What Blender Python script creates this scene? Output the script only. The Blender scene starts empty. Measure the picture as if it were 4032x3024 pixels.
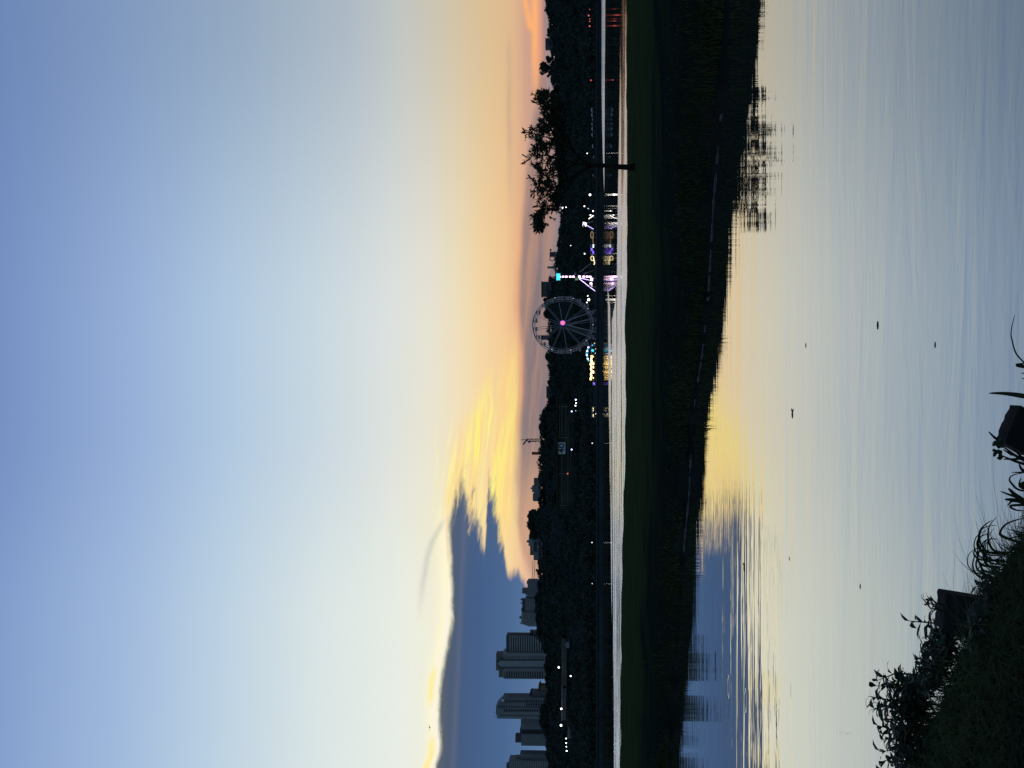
import bpy, math, random
import numpy as np
from mathutils import Vector, Matrix

rad = math.radians
S = bpy.context.scene
COL = S.collection
rng = random.Random(11)
nrng = np.random.default_rng(7)

# ------------------------------------------------------------------ camera
F = 5600.0                       # focal length in photo pixels (50 mm on 36 mm)
PIT = math.atan(340 / F)         # camera pitched up a little
CH = 1.65                        # eye height over the water
cp, sp = math.cos(PIT), math.sin(PIT)


def ray(y, v):
    a = (1512 - y) / F
    b = (2016 - v) / F
    return Vector((a, cp - sp * b, sp + cp * b))


def P(y, v, Y):
    d = ray(y, v)
    t = Y / d.y
    return Vector((d.x * t, Y, CH + d.z * t))


def G(y, v, z=0.0):
    d = ray(y, v)
    t = (z - CH) / d.z
    return Vector((d.x * t, d.y * t, z))


def proj(x, Y, z):
    z = z - CH
    f = Y * cp + z * sp
    u = -Y * sp + z * cp
    return 1512 - x / f * F, 2016 - u / f * F


cam_d = bpy.data.cameras.new('camera')
cam = bpy.data.objects.new('camera', cam_d)
COL.objects.link(cam)
cam_d.sensor_fit = 'HORIZONTAL'
cam_d.sensor_width = 36
cam_d.lens = 50
cam_d.clip_start = 0.05
cam_d.clip_end = 20000
upv = Vector((0, -sp, cp))
fw = Vector((0, cp, sp))
rt = Vector((1, 0, 0))
M = Matrix((-upv, rt, -fw)).transposed().to_4x4()   # the photograph is a portrait shot lying on its side
M.translation = Vector((0, 0, CH))
cam.matrix_world = M
S.camera = cam


# ------------------------------------------------------------------ helpers
def lin(c):
    c = c / 255.0
    return c / 12.92 if c <= 0.04045 else ((c + 0.055) / 1.055) ** 2.4


def rgb(r, g, b):
    return (lin(r), lin(g), lin(b), 1.0)


class MB:
    def __init__(self):
        self.v, self.f = [], []

    def poly(self, pts):
        n = len(self.v)
        self.v.extend([tuple(p) for p in pts])
        self.f.append(tuple(range(n, n + len(pts))))

    def box(self, x0, x1, y0, y1, z0, z1):
        n = len(self.v)
        self.v += [(x0, y0, z0), (x1, y0, z0), (x1, y1, z0), (x0, y1, z0),
                   (x0, y0, z1), (x1, y0, z1), (x1, y1, z1), (x0, y1, z1)]
        self.f += [(n, n + 3, n + 2, n + 1), (n + 4, n + 5, n + 6, n + 7), (n, n + 1, n + 5, n + 4),
                   (n + 1, n + 2, n + 6, n + 5), (n + 2, n + 3, n + 7, n + 6), (n + 3, n, n + 4, n + 7)]
        return self

    def tube(self, pts, r, seg=6, cap=True):
        pts = [Vector(p) for p in pts]
        rs = r if isinstance(r, (list, tuple)) else [r] * len(pts)
        base = len(self.v)
        for i, p in enumerate(pts):
            t = (pts[min(i + 1, len(pts) - 1)] - pts[max(i - 1, 0)])
            t.normalize()
            a = Vector((0, 0, 1)) if abs(t.z) < 0.9 else Vector((1, 0, 0))
            n1 = t.cross(a).normalized()
            n2 = t.cross(n1)
            for k in range(seg):
                an = 2 * math.pi * k / seg
                self.v.append(tuple(p + (n1 * math.cos(an) + n2 * math.sin(an)) * rs[i]))
        for i in range(len(pts) - 1):
            for k in range(seg):
                k2 = (k + 1) % seg
                self.f.append((base + i * seg + k, base + i * seg + k2,
                               base + (i + 1) * seg + k2, base + (i + 1) * seg + k))
        if cap:
            self.f.append(tuple(base + k for k in reversed(range(seg))))
            self.f.append(tuple(base + (len(pts) - 1) * seg + k for k in range(seg)))
        return self

    def ball(self, c, r, seg=8, ring=5, sc=(1, 1, 1)):
        base = len(self.v)
        c = Vector(c)
        for i in range(1, ring):
            th = math.pi * i / ring
            for k in range(seg):
                ph = 2 * math.pi * k / seg
                self.v.append((c.x + r * sc[0] * math.sin(th) * math.cos(ph),
                               c.y + r * sc[1] * math.sin(th) * math.sin(ph),
                               c.z + r * sc[2] * math.cos(th)))
        t = len(self.v)
        self.v.append((c.x, c.y, c.z + r * sc[2]))
        self.v.append((c.x, c.y, c.z - r * sc[2]))
        for i in range(ring - 2):
            for k in range(seg):
                k2 = (k + 1) % seg
                self.f.append((base + i * seg + k, base + (i + 1) * seg + k,
                               base + (i + 1) * seg + k2, base + i * seg + k2))
        for k in range(seg):
            k2 = (k + 1) % seg
            self.f.append((base + k, base + k2, t))
            self.f.append((base + (ring - 2) * seg + k2, base + (ring - 2) * seg + k, t + 1))
        return self

    def prism(self, pts, dy):
        """outline in x,z at constant y, pushed back by dy"""
        n = len(pts)
        b = len(self.v)
        for p in pts:
            self.v.append((p[0], p[1], p[2]))
        for p in pts:
            self.v.append((p[0], p[1] + dy, p[2]))
        self.f.append(tuple(range(b, b + n)))
        self.f.append(tuple(reversed(range(b + n, b + 2 * n))))
        for i in range(n):
            j = (i + 1) % n
            self.f.append((b + j, b + i, b + n + i, b + n + j))
        return self

    def mesh(self, name):
        me = bpy.data.meshes.new(name)
        me.from_pydata(self.v, [], self.f)
        me.update()
        return me

    def build(self, name, m, parent=None, smooth=False):
        me = self.mesh(name)
        me.materials.append(m)
        if smooth:
            for p in me.polygons:
                p.use_smooth = True
        o = bpy.data.objects.new(name, me)
        COL.objects.link(o)
        if parent is not None:
            o.parent = parent
        return o


def tag(o, label=None, cat=None, group=None, kind=None):
    if label: o['label'] = label
    if cat: o['category'] = cat
    if group: o['group'] = group
    if kind: o['kind'] = kind
    return o


def thing(name, label, cat, group=None, loc=(0, 0, 0), rz=0.0):
    o = bpy.data.objects.new(name, None)
    COL.objects.link(o)
    o.location = loc
    o.rotation_euler = (0, 0, rz)
    return tag(o, label, cat, group)


def at_base(root, loc):
    """move an Empty to a thing's base without moving its parts"""
    loc = Vector(loc)
    root.location = loc
    for c in root.children:
        c.location = Vector(c.location) - loc
    return root


def mat(name, col, rough=0.8, var=0.0, scale=1.0, spec=0.3, metal=0.0, col2=None, detail=4.0):
    m = bpy.data.materials.new(name)
    m.use_nodes = True
    nt = m.node_tree
    b = nt.nodes['Principled BSDF']
    b.inputs['Roughness'].default_value = rough
    b.inputs['Specular IOR Level'].default_value = spec
    b.inputs['Metallic'].default_value = metal
    c = tuple(col) + (1.0,) if len(col) == 3 else tuple(col)
    if var > 0 or col2 is not None:
        tc = nt.nodes.new('ShaderNodeTexCoord')
        nz = nt.nodes.new('ShaderNodeTexNoise')
        nz.inputs['Scale'].default_value = scale
        nz.inputs['Detail'].default_value = detail
        nt.links.new(tc.outputs['Object'], nz.inputs['Vector'])
        rp = nt.nodes.new('ShaderNodeValToRGB')
        rp.color_ramp.elements[0].position = 0.3
        rp.color_ramp.elements[1].position = 0.7
        if col2 is None:
            lo = tuple(x * (1 - var) for x in c[:3]) + (1,)
            hi = tuple(x * (1 + var) for x in c[:3]) + (1,)
        else:
            lo, hi = c, tuple(col2) + (1,)
        rp.color_ramp.elements[0].color = lo
        rp.color_ramp.elements[1].color = hi
        nt.links.new(nz.outputs['Fac'], rp.inputs['Fac'])
        nt.links.new(rp.outputs['Color'], b.inputs['Base Color'])
    else:
        b.inputs['Base Color'].default_value = c
    return m


def glow(name, col, s):
    m = bpy.data.materials.new(name)
    m.use_nodes = True
    b = m.node_tree.nodes['Principled BSDF']
    b.inputs['Base Color'].default_value = (0.5, 0.5, 0.5, 1)
    b.inputs['Emission Color'].default_value = tuple(col) + (1,)
    b.inputs['Emission Strength'].default_value = s
    return m


# ------------------------------------------------------------------ node maths
class NB:
    def __init__(self, nt):
        self.nt = nt

    def n(self, t, **kw):
        nd = self.nt.nodes.new(t)
        for k, v in kw.items():
            setattr(nd, k, v)
        return nd

    def put(self, sock, val):
        if isinstance(val, E):
            self.nt.links.new(val.s, sock)
        else:
            sock.default_value = val

    def math(self, op, a, b=None, c=None):
        nd = self.n('ShaderNodeMath', operation=op)
        self.put(nd.inputs[0], a)
        if b is not None: self.put(nd.inputs[1], b)
        if c is not None: self.put(nd.inputs[2], c)
        return E(self, nd.outputs[0])

    def smooth(self, x, a, b, lo=0.0, hi=1.0):
        nd = self.n('ShaderNodeMapRange', interpolation_type='SMOOTHSTEP')
        if a > b:
            a, b, lo, hi = b, a, hi, lo
        self.put(nd.inputs['Value'], x)
        for k, v in (('From Min', a), ('From Max', b), ('To Min', lo), ('To Max', hi)):
            self.put(nd.inputs[k], v)
        return E(self, nd.outputs['Result'])

    def curve(self, x, pts, x0, x1, y0, y1):
        """piecewise-linear function through pts"""
        u = (x - x0) * (1.0 / (x1 - x0))
        nd = self.n('ShaderNodeFloatCurve')
        cm = nd.mapping
        cm.use_clip = True
        c = cm.curves[0]
        pts = sorted(pts)
        q = [((p[0] - x0) / (x1 - x0), (p[1] - y0) / (y1 - y0)) for p in pts]
        c.points[0].location = q[0]
        c.points[1].location = q[-1]
        for p in q[1:-1]:
            c.points.new(*p)
        for p in c.points:
            p.handle_type = 'VECTOR'
        cm.update()
        self.put(nd.inputs['Value'], u)
        return E(self, nd.outputs[0]) * (y1 - y0) + y0

    def comb(self, x, y, z=0.0):
        nd = self.n('ShaderNodeCombineXYZ')
        for i, q in enumerate((x, y, z)):
            self.put(nd.inputs[i], q)
        return E(self, nd.outputs[0])

    def noise(self, vec, scale=1.0, detail=3.0, rough=0.5, dist=0.0):
        nd = self.n('ShaderNodeTexNoise')
        self.put(nd.inputs['Vector'], vec)
        nd.inputs['Scale'].default_value = scale
        nd.inputs['Detail'].default_value = detail
        nd.inputs['Roughness'].default_value = rough
        nd.inputs['Distortion'].default_value = dist
        return E(self, nd.outputs['Fac'])

    def ramp(self, x, stops):
        nd = self.n('ShaderNodeValToRGB')
        r = nd.color_ramp
        stops = sorted(stops)
        while len(r.elements) < len(stops):
            r.elements.new(0.5)
        for e, (p, c) in zip(r.elements, stops):
            e.position = p
            e.color = c
        self.put(nd.inputs['Fac'], x)
        return E(self, nd.outputs['Color'])

    def mix(self, f, a, b, blend='MIX'):
        nd = self.n('ShaderNodeMix', data_type='RGBA', blend_type=blend)
        self.put(nd.inputs['Factor'], f)
        self.put(nd.inputs['A'] if False else nd.inputs[6], a)
        self.put(nd.inputs[7], b)
        return E(self, nd.outputs[2])


class E:
    def __init__(self, nb, s):
        self.nb, self.s = nb, s

    def __add__(self, o): return self.nb.math('ADD', self, o)
    __radd__ = __add__
    def __sub__(self, o): return self.nb.math('SUBTRACT', self, o)
    def __rsub__(self, o): return self.nb.math('SUBTRACT', o, self)
    def __mul__(self, o): return self.nb.math('MULTIPLY', self, o)
    __rmul__ = __mul__
    def __truediv__(self, o): return self.nb.math('DIVIDE', self, o)
    def sq(self): return self.nb.math('MULTIPLY', self, self)


# ------------------------------------------------------------------ sky
def HE(y, v):
    d = ray(y, v)
    return math.degrees(math.atan2(d.x, d.y)), math.degrees(math.atan2(d.z, math.hypot(d.x, d.y)))


def build_world():
    w = bpy.data.worlds.new('World')
    S.world = w
    w.use_nodes = True
    nt = w.node_tree
    nt.nodes.clear()
    nb = NB(nt)
    out = nb.n('ShaderNodeOutputWorld')
    bg = nb.n('ShaderNodeBackground')
    nt.links.new(bg.outputs[0], out.inputs[0])
    tc = nb.n('ShaderNodeTexCoord')
    sx = nb.n('ShaderNodeSeparateXYZ')
    nt.links.new(tc.outputs['Generated'], sx.inputs[0])
    dx, dy, dz = (E(nb, sx.outputs[i]) for i in range(3))
    DEG = 180 / math.pi
    h = nb.math('ARCTAN2', dx, dy) * DEG
    e = nb.math('ARCSINE', dz) * DEG
    ev = lambda v: HE(1512, v)[1]
    hy = lambda y: HE(y, 2100)[0]
    EM = 40.0

    def col(stops):
        return nb.ramp(e * (1 / EM), [(max(0.0, ev(v)) / EM, rgb(c[0], c[1], c[2] - (2 if c[2] > c[0] + 12 else 0))) for v, c in stops])
    top = (-2600, (58, 82, 132))
    mid = col([top, (-800, (84, 112, 172)), (0, (118, 145, 197)), (500, (148, 174, 217)), (900, (176, 200, 226)), (1250, (200, 215, 227)),
               (1550, (221, 226, 222)), (1700, (230, 227, 211)), (1820, (240, 221, 184)), (1900, (244, 213, 164)), (1990, (244, 201, 149)),
               (2060, (222, 172, 138)), (2120, (180, 150, 145)), (2200, (140, 138, 152)), (2343, (120, 125, 145))])
    right = col([top, (-800, (76, 103, 160)), (0, (106, 132, 184)), (500, (126, 151, 192)), (1000, (148, 169, 194)), (1400, (172, 185, 199)),
                 (1600, (193, 197, 194)), (1780, (207, 196, 172)), (1920, (218, 191, 149)), (2020, (223, 184, 143)),
                 (2080, (214, 168, 140)), (2150, (176, 150, 146)), (2343, (140, 130, 140))])
    left = col([top, (-800, (90, 118, 178)), (0, (128, 155, 204)), (500, (158, 184, 222)), (900, (188, 209, 228)), (1300, (219, 229, 228)),
                (1600, (232, 238, 229)), (1750, (240, 238, 216)), (1880, (249, 227, 174)), (1990, (250, 215, 155)),
                (2060, (240, 190, 150)), (2120, (205, 165, 150)), (2343, (140, 140, 150))])
    fr = nb.smooth(h, hy(1350), hy(-100))
    fl = nb.smooth(h, hy(1650), hy(2500))
    c = nb.mix(fr, mid, right)
    c = nb.mix(fl, c, left)

    # warped coordinates for wispy cloud
    wv = nb.comb(h * 0.16, e * 0.55, 3.1)
    n1 = nb.noise(wv, 1.0, 4, 0.55)
    eS = e + h * 0.09 + (n1 - 0.5) * 0.6          # streaks that fall to the right
    st1 = nb.noise(nb.comb(h * 0.22, eS * 3.6, 0.5), 1.0, 5, 0.6, 0.3)
    st2 = nb.noise(nb.comb(h * 0.10, eS * 1.5, 7.7), 1.0, 4, 0.5, 0.2)
    fine = nb.noise(nb.comb(h * 1.4, e * 3.2, 1.3), 1.0, 6, 0.65, 0.6)
    big = nb.noise(nb.comb(h * 0.35, e * 0.9, 9.0), 1.0, 5, 0.55, 0.4)
    jag = nb.noise(nb.comb(h * 0.9, e * 4.5 + h * 0.6, 5.0), 1.0, 6, 0.65, 0.5)

    # pale warm bloom of light round the sunken sun
    bl = nb.math('EXPONENT', ((h - hy(2050)) * (1 / 5.5)).sq() * -1.0 - ((e - ev(1850)) * (1 / 2.6)).sq())
    c = nb.mix(bl * 0.28, c, rgb(255, 238, 190))

    # yellow filaments of cirrus
    yb = nb.curve(e, [(ev(v), hy(y)) for v, y in ((1660, 2050), (1700, 1900), (1765, 1690), (1810, 1660), (1870, 1500), (1930, 1400),
                                                   (1980, 1330), (2030, 1240), (2050, 1230), (2080, 1500))], 1.0, 9.0, -16, 16)
    ymask = nb.smooth(yb - h + (n1 - 0.5) * 3.0, -0.4, 2.6)
    ymask = ymask * nb.smooth(e, ev(2062), ev(2025)) * nb.smooth(e, ev(1690), ev(1790)) * nb.smooth(h, hy(2330), hy(1950))
    core = nb.math('EXPONENT', ((h - hy(1720)) * (1 / 3.0)).sq() * -1.0 - ((e - ev(1905)) * (1 / 0.85)).sq())
    c = nb.mix(ymask * nb.smooth(st2, 0.36, 0.66) * 0.75, c, rgb(254, 214, 138))
    c = nb.mix(ymask * nb.smooth(st1, 0.40, 0.62) * (core * 0.9 + 0.2), c, rgb(255, 249, 122))
    st3 = nb.noise(nb.comb(h * 0.35, eS * 8.0, 12.0), 1.0, 4, 0.6, 0.2)
    c = nb.mix(ymask * nb.smooth(st3, 0.52, 0.68) * nb.smooth(st2, 0.35, 0.55) * 0.35, c, rgb(255, 250, 150))
    # thin bright filaments higher up on the left
    fil = nb.smooth(st1, 0.5, 0.68) * nb.smooth(e, ev(1870), ev(1830)) * nb.smooth(e, ev(1690), ev(1740))
    c = nb.mix(fil * nb.smooth(h, hy(1600), hy(1780)) * 0.75, c, rgb(255, 246, 178))

    # low mauve and brown bank over the hills
    mb_ = nb.curve(h, [(hy(y), ev(v)) for y, v in ((-400, 2140), (200, 2125), (420, 2100), (560, 2072), (700, 2062), (900, 2042), (1050, 2032),
                                                   (1200, 2028), (1400, 2046), (1560, 2047), (1680, 2036), (1900, 2020), (2050, 2022), (2180, 2050), (2300, 2095))],
                   -16, 20, 0.0, 6.0)
    mm = nb.smooth(mb_ - e + (n1 - 0.5) * 0.5 + (st2 - 0.5) * 0.5, -0.12, 0.28)
    mcol = nb.mix(nb.smooth(st2 * 0.7 + st1 * 0.3, 0.38, 0.62), rgb(127, 115, 121), rgb(180, 141, 124))
    mcol = nb.mix(nb.smooth(e, ev(2150), ev(2215)) * 0.6, mcol, rgb(120, 126, 146))
    mcol = nb.mix(nb.smooth(h, hy(1650), hy(2050)) * 0.55, mcol, rgb(222, 172, 136))
    c = nb.mix(mm * 0.93, c, mcol)
    pk = nb.math('EXPONENT', ((e - mb_ + 0.02 + (st2 - 0.5) * 0.5) * (1 / 0.13)).sq() * -1.0)
    c = nb.mix(pk * nb.smooth(h, hy(2000), hy(1500)) * nb.smooth(h, hy(600), hy(1000)) * nb.smooth(st2, 0.3, 0.65) * 0.5, c, rgb(255, 182, 126))

    # right: thin grey strip and the salmon glow above the hills
    g1 = nb.math('EXPONENT', ((e - ev(2012) + (n1 - 0.5) * 0.22) * (1 / 0.13)).sq() * -1.0)
    g1 = g1 * nb.smooth(h, hy(900), hy(520)) * nb.smooth(h, hy(60), hy(260)) * nb.smooth(st2, 0.3, 0.6)
    c = nb.mix(g1 * 0.5, c, rgb(168, 152, 132))
    lv = nb.math('EXPONENT', ((e - ev(2085)) * (1 / 0.22)).sq() * -1.0) * nb.smooth(h, hy(700), hy(380))
    c = nb.mix(lv * 0.4, c, rgb(196, 152, 136))
    o1 = nb.math('EXPONENT', ((e - ev(2113) + (st1 - 0.5) * 0.12) * (1 / 0.14)).sq() * -1.0) * nb.smooth(h, hy(480), hy(230))
    o2 = nb.math('EXPONENT', ((e - ev(2087) - (h - hy(60)) * 0.16) * (1 / 0.12)).sq() * -1.0) * nb.smooth(h, hy(140), hy(90))
    o3 = nb.math('EXPONENT', ((e - ev(2134)) * (1 / 0.16)).sq() * -1.0) * nb.smooth(h, hy(400), hy(200)) * 0.55
    c = nb.mix(o3, c, rgb(240, 160, 125))
    c = nb.mix(nb.math('MINIMUM', (o1 + o2) * nb.smooth(st1, 0.2, 0.6, 0.65, 1.0), 1.0), c, rgb(255, 178, 116))
    gl = nb.smooth(e, ev(2140), ev(2165)) * nb.smooth(h, hy(700), hy(300))
    c = nb.mix(gl * 0.5, c, rgb(166, 148, 150))

    # the big slate cloud on the left, its sunlit rim, its torn end
    et = nb.curve(h, [(hy(y), ev(v)) for y, v in ((4200, 1700), (3200, 1722), (3024, 1730), (2980, 1746), (2920, 1747), (2860, 1741), (2800, 1736), (2700, 1738),
                                                   (2640, 1746), (2560, 1762), (2450, 1778), (2340, 1778), (2220, 1774), (2110, 1766), (2040, 1768),
                                                   (1960, 1778), (1900, 1800), (1850, 1812), (1500, 1830))], -30, 2, 3.0, 9.0)
    d_top = et - e + (fine - 0.5) * 0.22 + (big - 0.5) * 0.18
    he_pts = [(1690, 1960), (1760, 1975), (1790, 1945), (1812, 1885), (1826, 1895), (1842, 1960), (1852, 1985), (1862, 1965), (1872, 1990), (1895, 2075), (1911, 2128),
              (1916, 2040), (1924, 1880), (1934, 1905), (1946, 1960), (1952, 1940), (1958, 1985), (1964, 2060), (1979, 2096), (1988, 2150),
              (1993, 2200), (2004, 2250), (2016, 2256), (2024, 2240), (2034, 2246), (2046, 2242), (2056, 2262), (2066, 2274), (2078, 2290), (2110, 2300), (2400, 2330)]
    hed = nb.curve(e, [(ev(v), hy(y)) for v, y in he_pts], -1.0, 8.0, -12, 2)
    tear = nb.smooth(e, ev(2010), ev(1960))
    d_r = (hed - h + (jag - 0.5) * (tear * 3.0 + 0.35) + (fine - 0.5) * 0.4) / (tear * 1.6 + 1.0)
    cm_t = nb.smooth(d_top, -0.06, 0.20)
    cm_r = nb.smooth(d_r, -0.20, 0.45)
    cloud = cm_t * cm_r
    # rim
    up = e - et
    wid = nb.noise(nb.comb(h * 0.5, 0.0, 2.0), 1.0, 3, 0.5)
    rim = nb.smooth(up, 0.75, 0.05) * nb.smooth(up, -0.4, -0.1) * nb.smooth(h, hy(1950), hy(2120))
    rim = rim * nb.smooth(st2, 0.25, 0.6, 0.55, 1.0)
    c = nb.mix(rim * 0.85, c, rgb(255, 249, 216))
    edge = nb.math('EXPONENT', ((up - 0.07 + (fine - 0.5) * 0.1) * (1 / 0.09)).sq() * -1.0) * nb.smooth(h, hy(2250), hy(2420))
    c = nb.mix(edge * 0.75, c, rgb(252, 242, 232))
    yr = nb.math('EXPONENT', ((up - 0.26 + (wid - 0.5) * 0.35) * (1 / 0.13)).sq() * -1.0)
    ysel = nb.smooth(h, hy(2870), hy(2960)) + nb.smooth(h, hy(2600), hy(2680)) * nb.smooth(h, hy(2810), hy(2740)) * 0.9
    c = nb.mix(nb.math('MINIMUM', yr * ysel, 1.0), c, rgb(255, 238, 158))
    pinkr = nb.math('EXPONENT', ((up - 0.03) * (1 / 0.06)).sq() * -1.0) * nb.smooth(h, hy(1990), hy(2060)) * nb.smooth(h, hy(2260), hy(2180))
    c = nb.mix(pinkr * 0.5, c, rgb(238, 190, 150))
    # grey wisp over the rim
    wl = nb.curve(h, [(hy(y), ev(v)) for y, v in ((2500, 1652), (2400, 1662), (2300, 1672), (2200, 1688), (2130, 1708), (2080, 1734), (2040, 1752))], -12, -4, 4, 9)
    wz = nb.math('EXPONENT', ((e - wl + (fine - 0.5) * 0.12) * (1 / 0.13)).sq() * -1.0) * nb.smooth(h, hy(2480), hy(2250)) * nb.smooth(h, hy(2030), hy(2080))
    c = nb.mix(wz * 0.42, c, rgb(172, 180, 180))
    # cloud body
    body = nb.ramp(e * 0.1, [(ev(2343) / 10, rgb(106, 128, 155)), (ev(2160) / 10, rgb(92, 121, 158)), (ev(2080) / 10, rgb(82, 112, 152)), (ev(1990) / 10, rgb(72, 102, 144)),
                             (ev(1900) / 10, rgb(67, 95, 137)), (ev(1830) / 10, rgb(69, 92, 128)), (ev(1775) / 10, rgb(79, 92, 114)), (ev(1735) / 10, rgb(94, 101, 110))])
    sft = nb.noise(nb.comb(h * 0.09, eS * 1.1, 2.2), 1.0, 2, 0.4)
    body = nb.mix(nb.smooth(sft, 0.4, 0.7) * 0.06, body, rgb(96, 108, 130))
    body = nb.mix(nb.smooth(h, hy(2350), hy(1950)) * 0.4, body, rgb(88, 100, 124))
    body = nb.mix(nb.smooth(et - e + (big - 0.5) * 0.1, 0.5, 0.0) * 0.6, body, rgb(88, 96, 106))
    body = nb.mix(nb.smooth(d_r, 0.5, 0.0) * nb.smooth(e, ev(2060), ev(1960)) * 0.4, body, rgb(120, 120, 124))
    lin_ = nb.math('EXPONENT', ((e - ev(1812) + (h - hy(2700)) * 0.03) * (1 / 0.12)).sq() * -1.0)
    body = nb.mix(lin_ * 0.28, body, rgb(112, 116, 130))
    c = nb.mix(cloud, c, body)
    # faint loose grey at the torn end
    lo = nb.smooth(jag, 0.5, 0.72) * nb.smooth(hed - h, -2.6, -0.2) * nb.smooth(hed - h, 1.2, 0.2) * nb.smooth(e, ev(1945), ev(1900)) * cm_t * nb.smooth(e, ev(1800), ev(1835))
    c = nb.mix(lo * 0.35, c, rgb(150, 146, 140))

    # away from the sunset: the dim sky of a Sky Texture
    sky = nb.n('ShaderNodeTexSky')
    sky.sky_type = 'NISHITA'
    sky.sun_disc = False
    sky.sun_elevation = rad(0.8)
    sky.sun_rotation = rad(-2.0)
    sky.altitude = 100
    sk = E(nb, sky.outputs[0])
    dim = nb.mix(1.0, sk, (0.15, 0.255, 0.46, 1), 'MULTIPLY')
    back = nb.smooth(dy, 0.72, 0.1)
    c = nb.mix(back, c, dim)
    c = nb.mix(nb.smooth(e, -0.3, -3.0), c, (0.006, 0.009, 0.012, 1))
    nt.links.new(c.s, bg.inputs['Color'])
    bg.inputs['Strength'].default_value = 1.0


build_world()
sun_d = bpy.data.lights.new('sun', 'SUN')
sun_d.energy = 0.25
sun_d.angle = rad(0.5)
sun_d.color = (1.0, 0.72, 0.45)
sun = bpy.data.objects.new('sun', sun_d)
COL.objects.link(sun)
sv = Vector((math.sin(rad(-2.0)) * math.cos(rad(0.8)), math.cos(rad(-2.0)) * math.cos(rad(0.8)), math.sin(rad(0.8))))
sun.rotation_euler = sv.to_track_quat('Z', 'Y').to_euler()
sun.location = sv * 4000

# ------------------------------------------------------------------ materials
def turf_mat():
    """mown turf that gives way to dark sedge towards the water"""
    m = mat('spit_turf', (0.02, 0.04, 0.02), 1.0, spec=0.0)
    nt = m.node_tree
    nb = NB(nt)
    tc = nb.n('ShaderNodeTexCoord')
    v = E(nb, tc.outputs['Object'])
    a = nb.n('ShaderNodeAttribute', attribute_name='sedge')
    n1 = nb.noise(v, 0.5, 6, 0.6)
    n2 = nb.noise(v, 3.0, 5, 0.65)
    c = nb.ramp(n1 * 0.6 + n2 * 0.4, [(0.32, (0.032, 0.042, 0.016, 1)), (0.52, (0.055, 0.066, 0.022, 1)), (0.72, (0.105, 0.095, 0.034, 1))])
    sd = nb.smooth(E(nb, a.outputs['Fac']) + (n1 - 0.5) * 1.3 + (n2 - 0.5) * 0.4, 0.3, 0.75)
    sc = nb.ramp(n2, [(0.3, (0.010, 0.016, 0.012, 1)), (0.7, (0.022, 0.030, 0.020, 1))])
    c = nb.mix(sd, c, sc)
    nt.links.new(c.s, nt.nodes['Principled BSDF'].inputs['Base Color'])
    return m


m_hill = mat('hill_scrub', (0.04, 0.05, 0.042), 1.0, 0.35, 0.05, 0.0)
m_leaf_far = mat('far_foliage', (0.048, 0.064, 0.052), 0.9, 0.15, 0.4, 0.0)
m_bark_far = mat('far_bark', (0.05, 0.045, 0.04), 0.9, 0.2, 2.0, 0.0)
m_bark = mat('bark', (0.028, 0.023, 0.018), 0.95, 0.4, 6.0, 0.0)
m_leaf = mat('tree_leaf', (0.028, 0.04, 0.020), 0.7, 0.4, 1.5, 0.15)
m_turf = turf_mat()
m_mud = mat('bank_mud', (0.022, 0.022, 0.018), 1.0, 0.4, 1.5, 0.0)
m_soil = mat('bank_soil', (0.02, 0.028, 0.014), 1.0, 0.4, 3.0, 0.0)
m_grass = mat('grass_blade', (0.016, 0.032, 0.010), 0.8, 0.0, 1.1, 0.05, col2=(0.07, 0.085, 0.022), detail=5.0)
m_grass_s = mat('spit_grass_blade', (0.06, 0.075, 0.026), 0.9, 0.4, 0.5, 0.0)
m_weed = mat('weed_leaf', (0.03, 0.05, 0.022), 0.6, 0.4, 4.0, 0.15)
m_stem = mat('weed_stem', (0.05, 0.04, 0.025), 0.8, 0.3, 6.0, 0.1)
m_post = mat('old_timber', (0.035, 0.032, 0.028), 0.95, 0.4, 14.0, 0.05)
m_gleam = mat('painted_gleam', (0.17, 0.16, 0.15), 0.9, 0.2, 3.0, 0.1)  # pale colour stands in for light glancing off the waterline
m_wallA = mat('pale_render', (0.30, 0.315, 0.33), 0.9, 0.12, 0.08, 0.1)
m_wallB = mat('grey_render', (0.22, 0.235, 0.255), 0.9, 0.15, 0.08, 0.1)
m_wallC = mat('brown_render', (0.20, 0.175, 0.14), 0.9, 0.15, 0.1, 0.1)
m_wallD = mat('dark_render', (0.10, 0.10, 0.11), 0.9, 0.2, 0.1, 0.1)
m_wallE = mat('wet_stone', (0.028, 0.032, 0.032), 0.95, 0.3, 0.4, 0.05)
m_win = mat('window_glass_dark', (0.05, 0.06, 0.075), 0.55, 0.0, 1, 0.2)
m_slab = mat('slab_edge', (0.35, 0.365, 0.38), 0.9, 0.08, 0.2, 0.1)
m_tile = mat('clay_tile', (0.20, 0.08, 0.05), 0.9, 0.25, 0.5, 0.1)
m_steel = mat('painted_steel', (0.30, 0.32, 0.36), 0.6, 0.1, 0.5, 0.3)
m_steel_d = mat('dark_steel', (0.06, 0.065, 0.075), 0.6, 0.1, 0.5, 0.2)
m_rim = mat('wheel_paint', (0.46, 0.40, 0.43), 0.6, 0.15, 0.3, 0.2)
m_canvas = mat('white_canvas', (0.62, 0.64, 0.66), 0.9, 0.08, 0.5, 0.1)
m_conc = mat('old_concrete', (0.10, 0.105, 0.11), 0.95, 0.25, 0.15, 0.0)
m_signp = mat('sign_board', (0.62, 0.68, 0.76), 0.8, 0.08, 0.3, 0.1)
m_signd = mat('sign_digits', (0.05, 0.08, 0.13), 0.8, 0.0, 1, 0.1)
m_logo = mat('white_logo', (0.9, 0.9, 0.9), 0.6, 0.05, 1.0, 0.3)

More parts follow.
